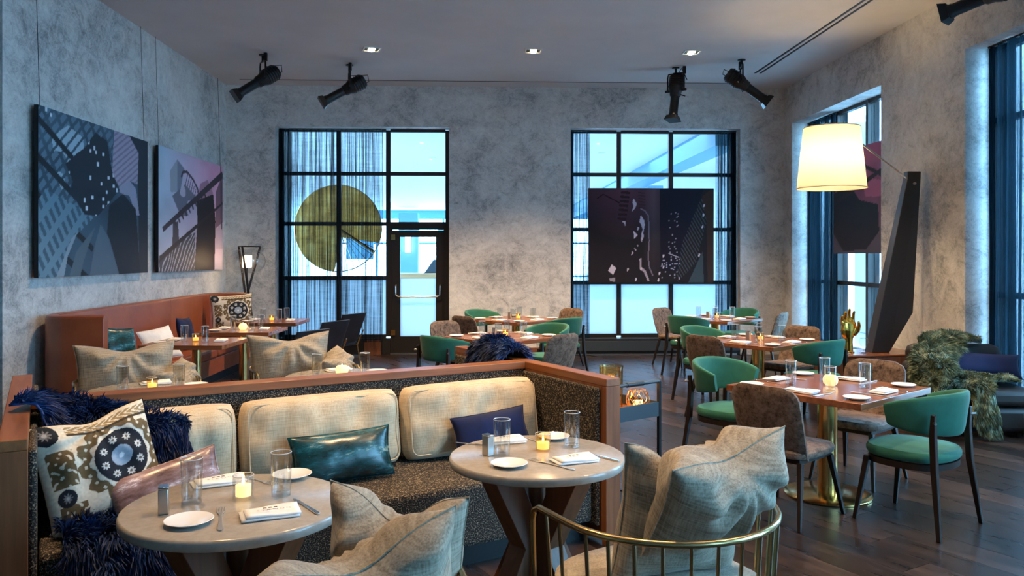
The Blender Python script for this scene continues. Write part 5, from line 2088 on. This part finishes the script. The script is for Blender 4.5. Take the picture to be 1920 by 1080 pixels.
# wrist and palm as one loft
rings = [(.055, .042, 0.0, 0), (.052, .040, .05, 0), (.050, .037, .12, 0), (.054, .036, .16, 0), (.080, .040, .20, 0), (.092, .040, .25, .004), (.092, .036, .30, .006), (.086, .030, .335, .006), (.07, .02, .35, .006)]
vs_, fs = [], []
n = 20
for a, b, z, ox in rings:
    for i in range(n):
        th = 2 * PI * i / n
        c, s = math.cos(th), math.sin(th)
        vs_.append((a * math.copysign(abs(c) ** .8, c) + ox, b * math.copysign(abs(s) ** .8, s), z))
for k in range(len(rings) - 1):
    for i in range(n):
        j = (i + 1) % n
        fs.append((k * n + i, k * n + j, (k + 1) * n + j, (k + 1) * n + i))
fs.append(tuple(range(n - 1, -1, -1)))
fs.append(tuple((len(rings) - 1) * n + i for i in range(n)))
m.add(vs_, fs)
for bx, tipx, tz, r in ((-.068, -.085, .425, .0155), (-.025, -.045, .468, .0175), (.020, .004, .500, .018), (.065, .060, .472, .0175)):
    z0 = .315
    dz = tz - z0
    m.tube([(bx, 0, z0), (bx + (tipx - bx) * .35, .004, z0 + dz * .42), (bx + (tipx - bx) * .7, -.006, z0 + dz * .75), (tipx, -.022, tz - .012), (tipx, -.026, tz)], [r * 1.15, r * 1.1, r, r * .85, r * .45], 12)
m.tube([(.060, -.01, .20), (.098, -.035, .255), (.100, -.055, .305), (.088, -.064, .345), (.085, -.066, .357)], [.030, .026, .021, .016, .008], 12)
o = m.build('hand_cast', MT['gold'], hand)
md = o.modifiers.new('r', 'REMESH')
md.mode = 'VOXEL'
md.voxel_size = .006
md = o.modifiers.new('s', 'SMOOTH')
md.factor = .5
md.iterations = 4
bake(o)
MB().lathe([(.0, 0), (.066, .0), (.066, .012), (.05, .016), (.0, .016)], 24, caps=False).build('foot', MT['gold'], hand)
for (dx, dy, s, lab) in ((-.20, .0, 1.0, 'small clear glass ornament left of the gold hand'), (.17, -.03, 1.3, 'clear glass ornament right of the gold hand')):
    t = thing('glass_ornament', lab, 'ornament', (4.13 + dx, 8.90 + dy, H_ + .001))
    MB().lathe([(.0, 0), (.04 * s, 0), (.042 * s, .006), (.010 * s, .014), (.008 * s, .045 * s), (.030 * s, .06 * s), (.044 * s, .09 * s), (.036 * s, .125 * s), (.034 * s, .125 * s)], 20, caps=False).build('bowl', MT['glass'], t)
    MB().tube([(.036 * s * math.cos(2 * PI * k / 20), .036 * s * math.sin(2 * PI * k / 20), .125 * s) for k in range(20)], .0025, 5, closed=True).build('rim', MT['chrome'], t)
    MB().lathe([(.0, .003), (.03 * s, .003), (.03 * s, .010), (.0, .012)], 16, caps=False).build('foot', MT['chrome'], t)

# ------------------------------------------------------------------ leather sofa with green fur
SX, SY, SR = 4.60, 7.46, math.radians(-6)
sf = thing('leather_sofa', 'low charcoal leather lounge sofa at the right edge under the fur throw', 'sofa', (SX, SY, 0), SR)
MB().box(-.40, .36, -.40, .30, .05, .28).build('base', MT['charleather'], sf, bevel=.05)
MB().box(-.28, .46, -.42, .22, .29, .44).build('seat_cushion', MT['charleather'], sf, bevel=.05)
MB().box(-.42, .46, .20, .42, .29, .78).build('backrest', MT['charleather'], sf, bevel=.08)
MB().box(-.46, -.27, -.40, .40, .12, .62).build('armrest', MT['charleather'], sf, bevel=.07)
for x in (-.38, .30):
    for y in (-.34, .36):
        MB().lathe([(.02, 0), (.024, .05)], 10, Matrix.Translation((x, y, 0))).build('foot', MT['blackmetal'], sf)


def S(x, y, z):
    w = Wv(SR, x, y)
    return Vector((SX + w[0], SY + w[1], z))


pillow('lumbar_pillow', 'long dark blue lumbar pillow on the leather sofa at the right edge', .80, .24, .15, simple('blue_velvet', (.003, .008, .055), .8), tuple(S(.17, .10, .60)), SR + .02, math.radians(-18), math.radians(3), seed=71)
cols_ = [
    [S(-.52, -.10, .50), S(-.50, -.05, .66), S(-.44, .05, .72), S(-.36, .18, .78), S(-.28, .30, .85), S(-.2, .42, .84), S(-.1, .48, .80)],
    [S(-.54, -.28, .44), S(-.50, -.22, .62), S(-.40, -.16, .71), S(-.28, .06, .76), S(-.16, .22, .85), S(-.04, .36, .87), S(.06, .47, .80)],
    [S(-.50, -.44, .42), S(-.44, -.38, .58), S(-.34, -.32, .68), S(-.22, -.05, .72), S(-.06, .16, .82), S(.12, .30, .87), S(.22, .44, .80)],
    [S(-.42, -.46, .40), S(-.32, -.42, .52), S(-.24, -.34, .60), S(-.18, -.08, .62), S(.0, .12, .74), S(.20, .24, .84), S(.34, .40, .78)],
]
fur('fur_throw', 'green fur throw heaped over the arm and back of the leather sofa', path_surf(cols_), 16000, .07, MT['furgreen'], tuple(S(-.3, 0, .6)), 8, nu=16, nv=20)
cols_ = [
    [S(-.20, .0, .50), S(-.22, -.22, .50), S(-.22, -.42, .48), S(-.20, -.49, .38), S(-.17, -.50, .24), S(-.12, -.50, .12)],
    [S(-.06, .0, .52), S(-.10, -.22, .52), S(-.10, -.43, .50), S(-.08, -.51, .38), S(-.05, -.52, .22), S(-.02, -.52, .08)],
    [S(.14, .0, .51), S(.06, -.20, .51), S(.02, -.41, .49), S(.03, -.49, .37), S(.05, -.50, .22), S(.06, -.50, .10)],
]
fur('fur_throw', 'green fur throw hanging over the seat front of the leather sofa', path_surf(cols_), 11000, .065, MT['furgreen'], tuple(S(-.05, -.3, .45)), 9, nu=12, nv=20)
cols_ = [
    [S(.0, -.28, .50), S(.18, -.26, .50), S(.34, -.24, .49)],
    [S(.0, -.14, .52), S(.18, -.12, .52), S(.36, -.12, .50)],
    [S(.0, .0, .50), S(.18, .0, .50), S(.34, .0, .49)],
]
fur('fur_throw', 'loose end of green fur lying on the sofa seat below the blue pillow', path_surf(cols_), 5000, .055, MT['furgreen'], tuple(S(.2, -.15, .5)), 10, nu=8, nv=10)
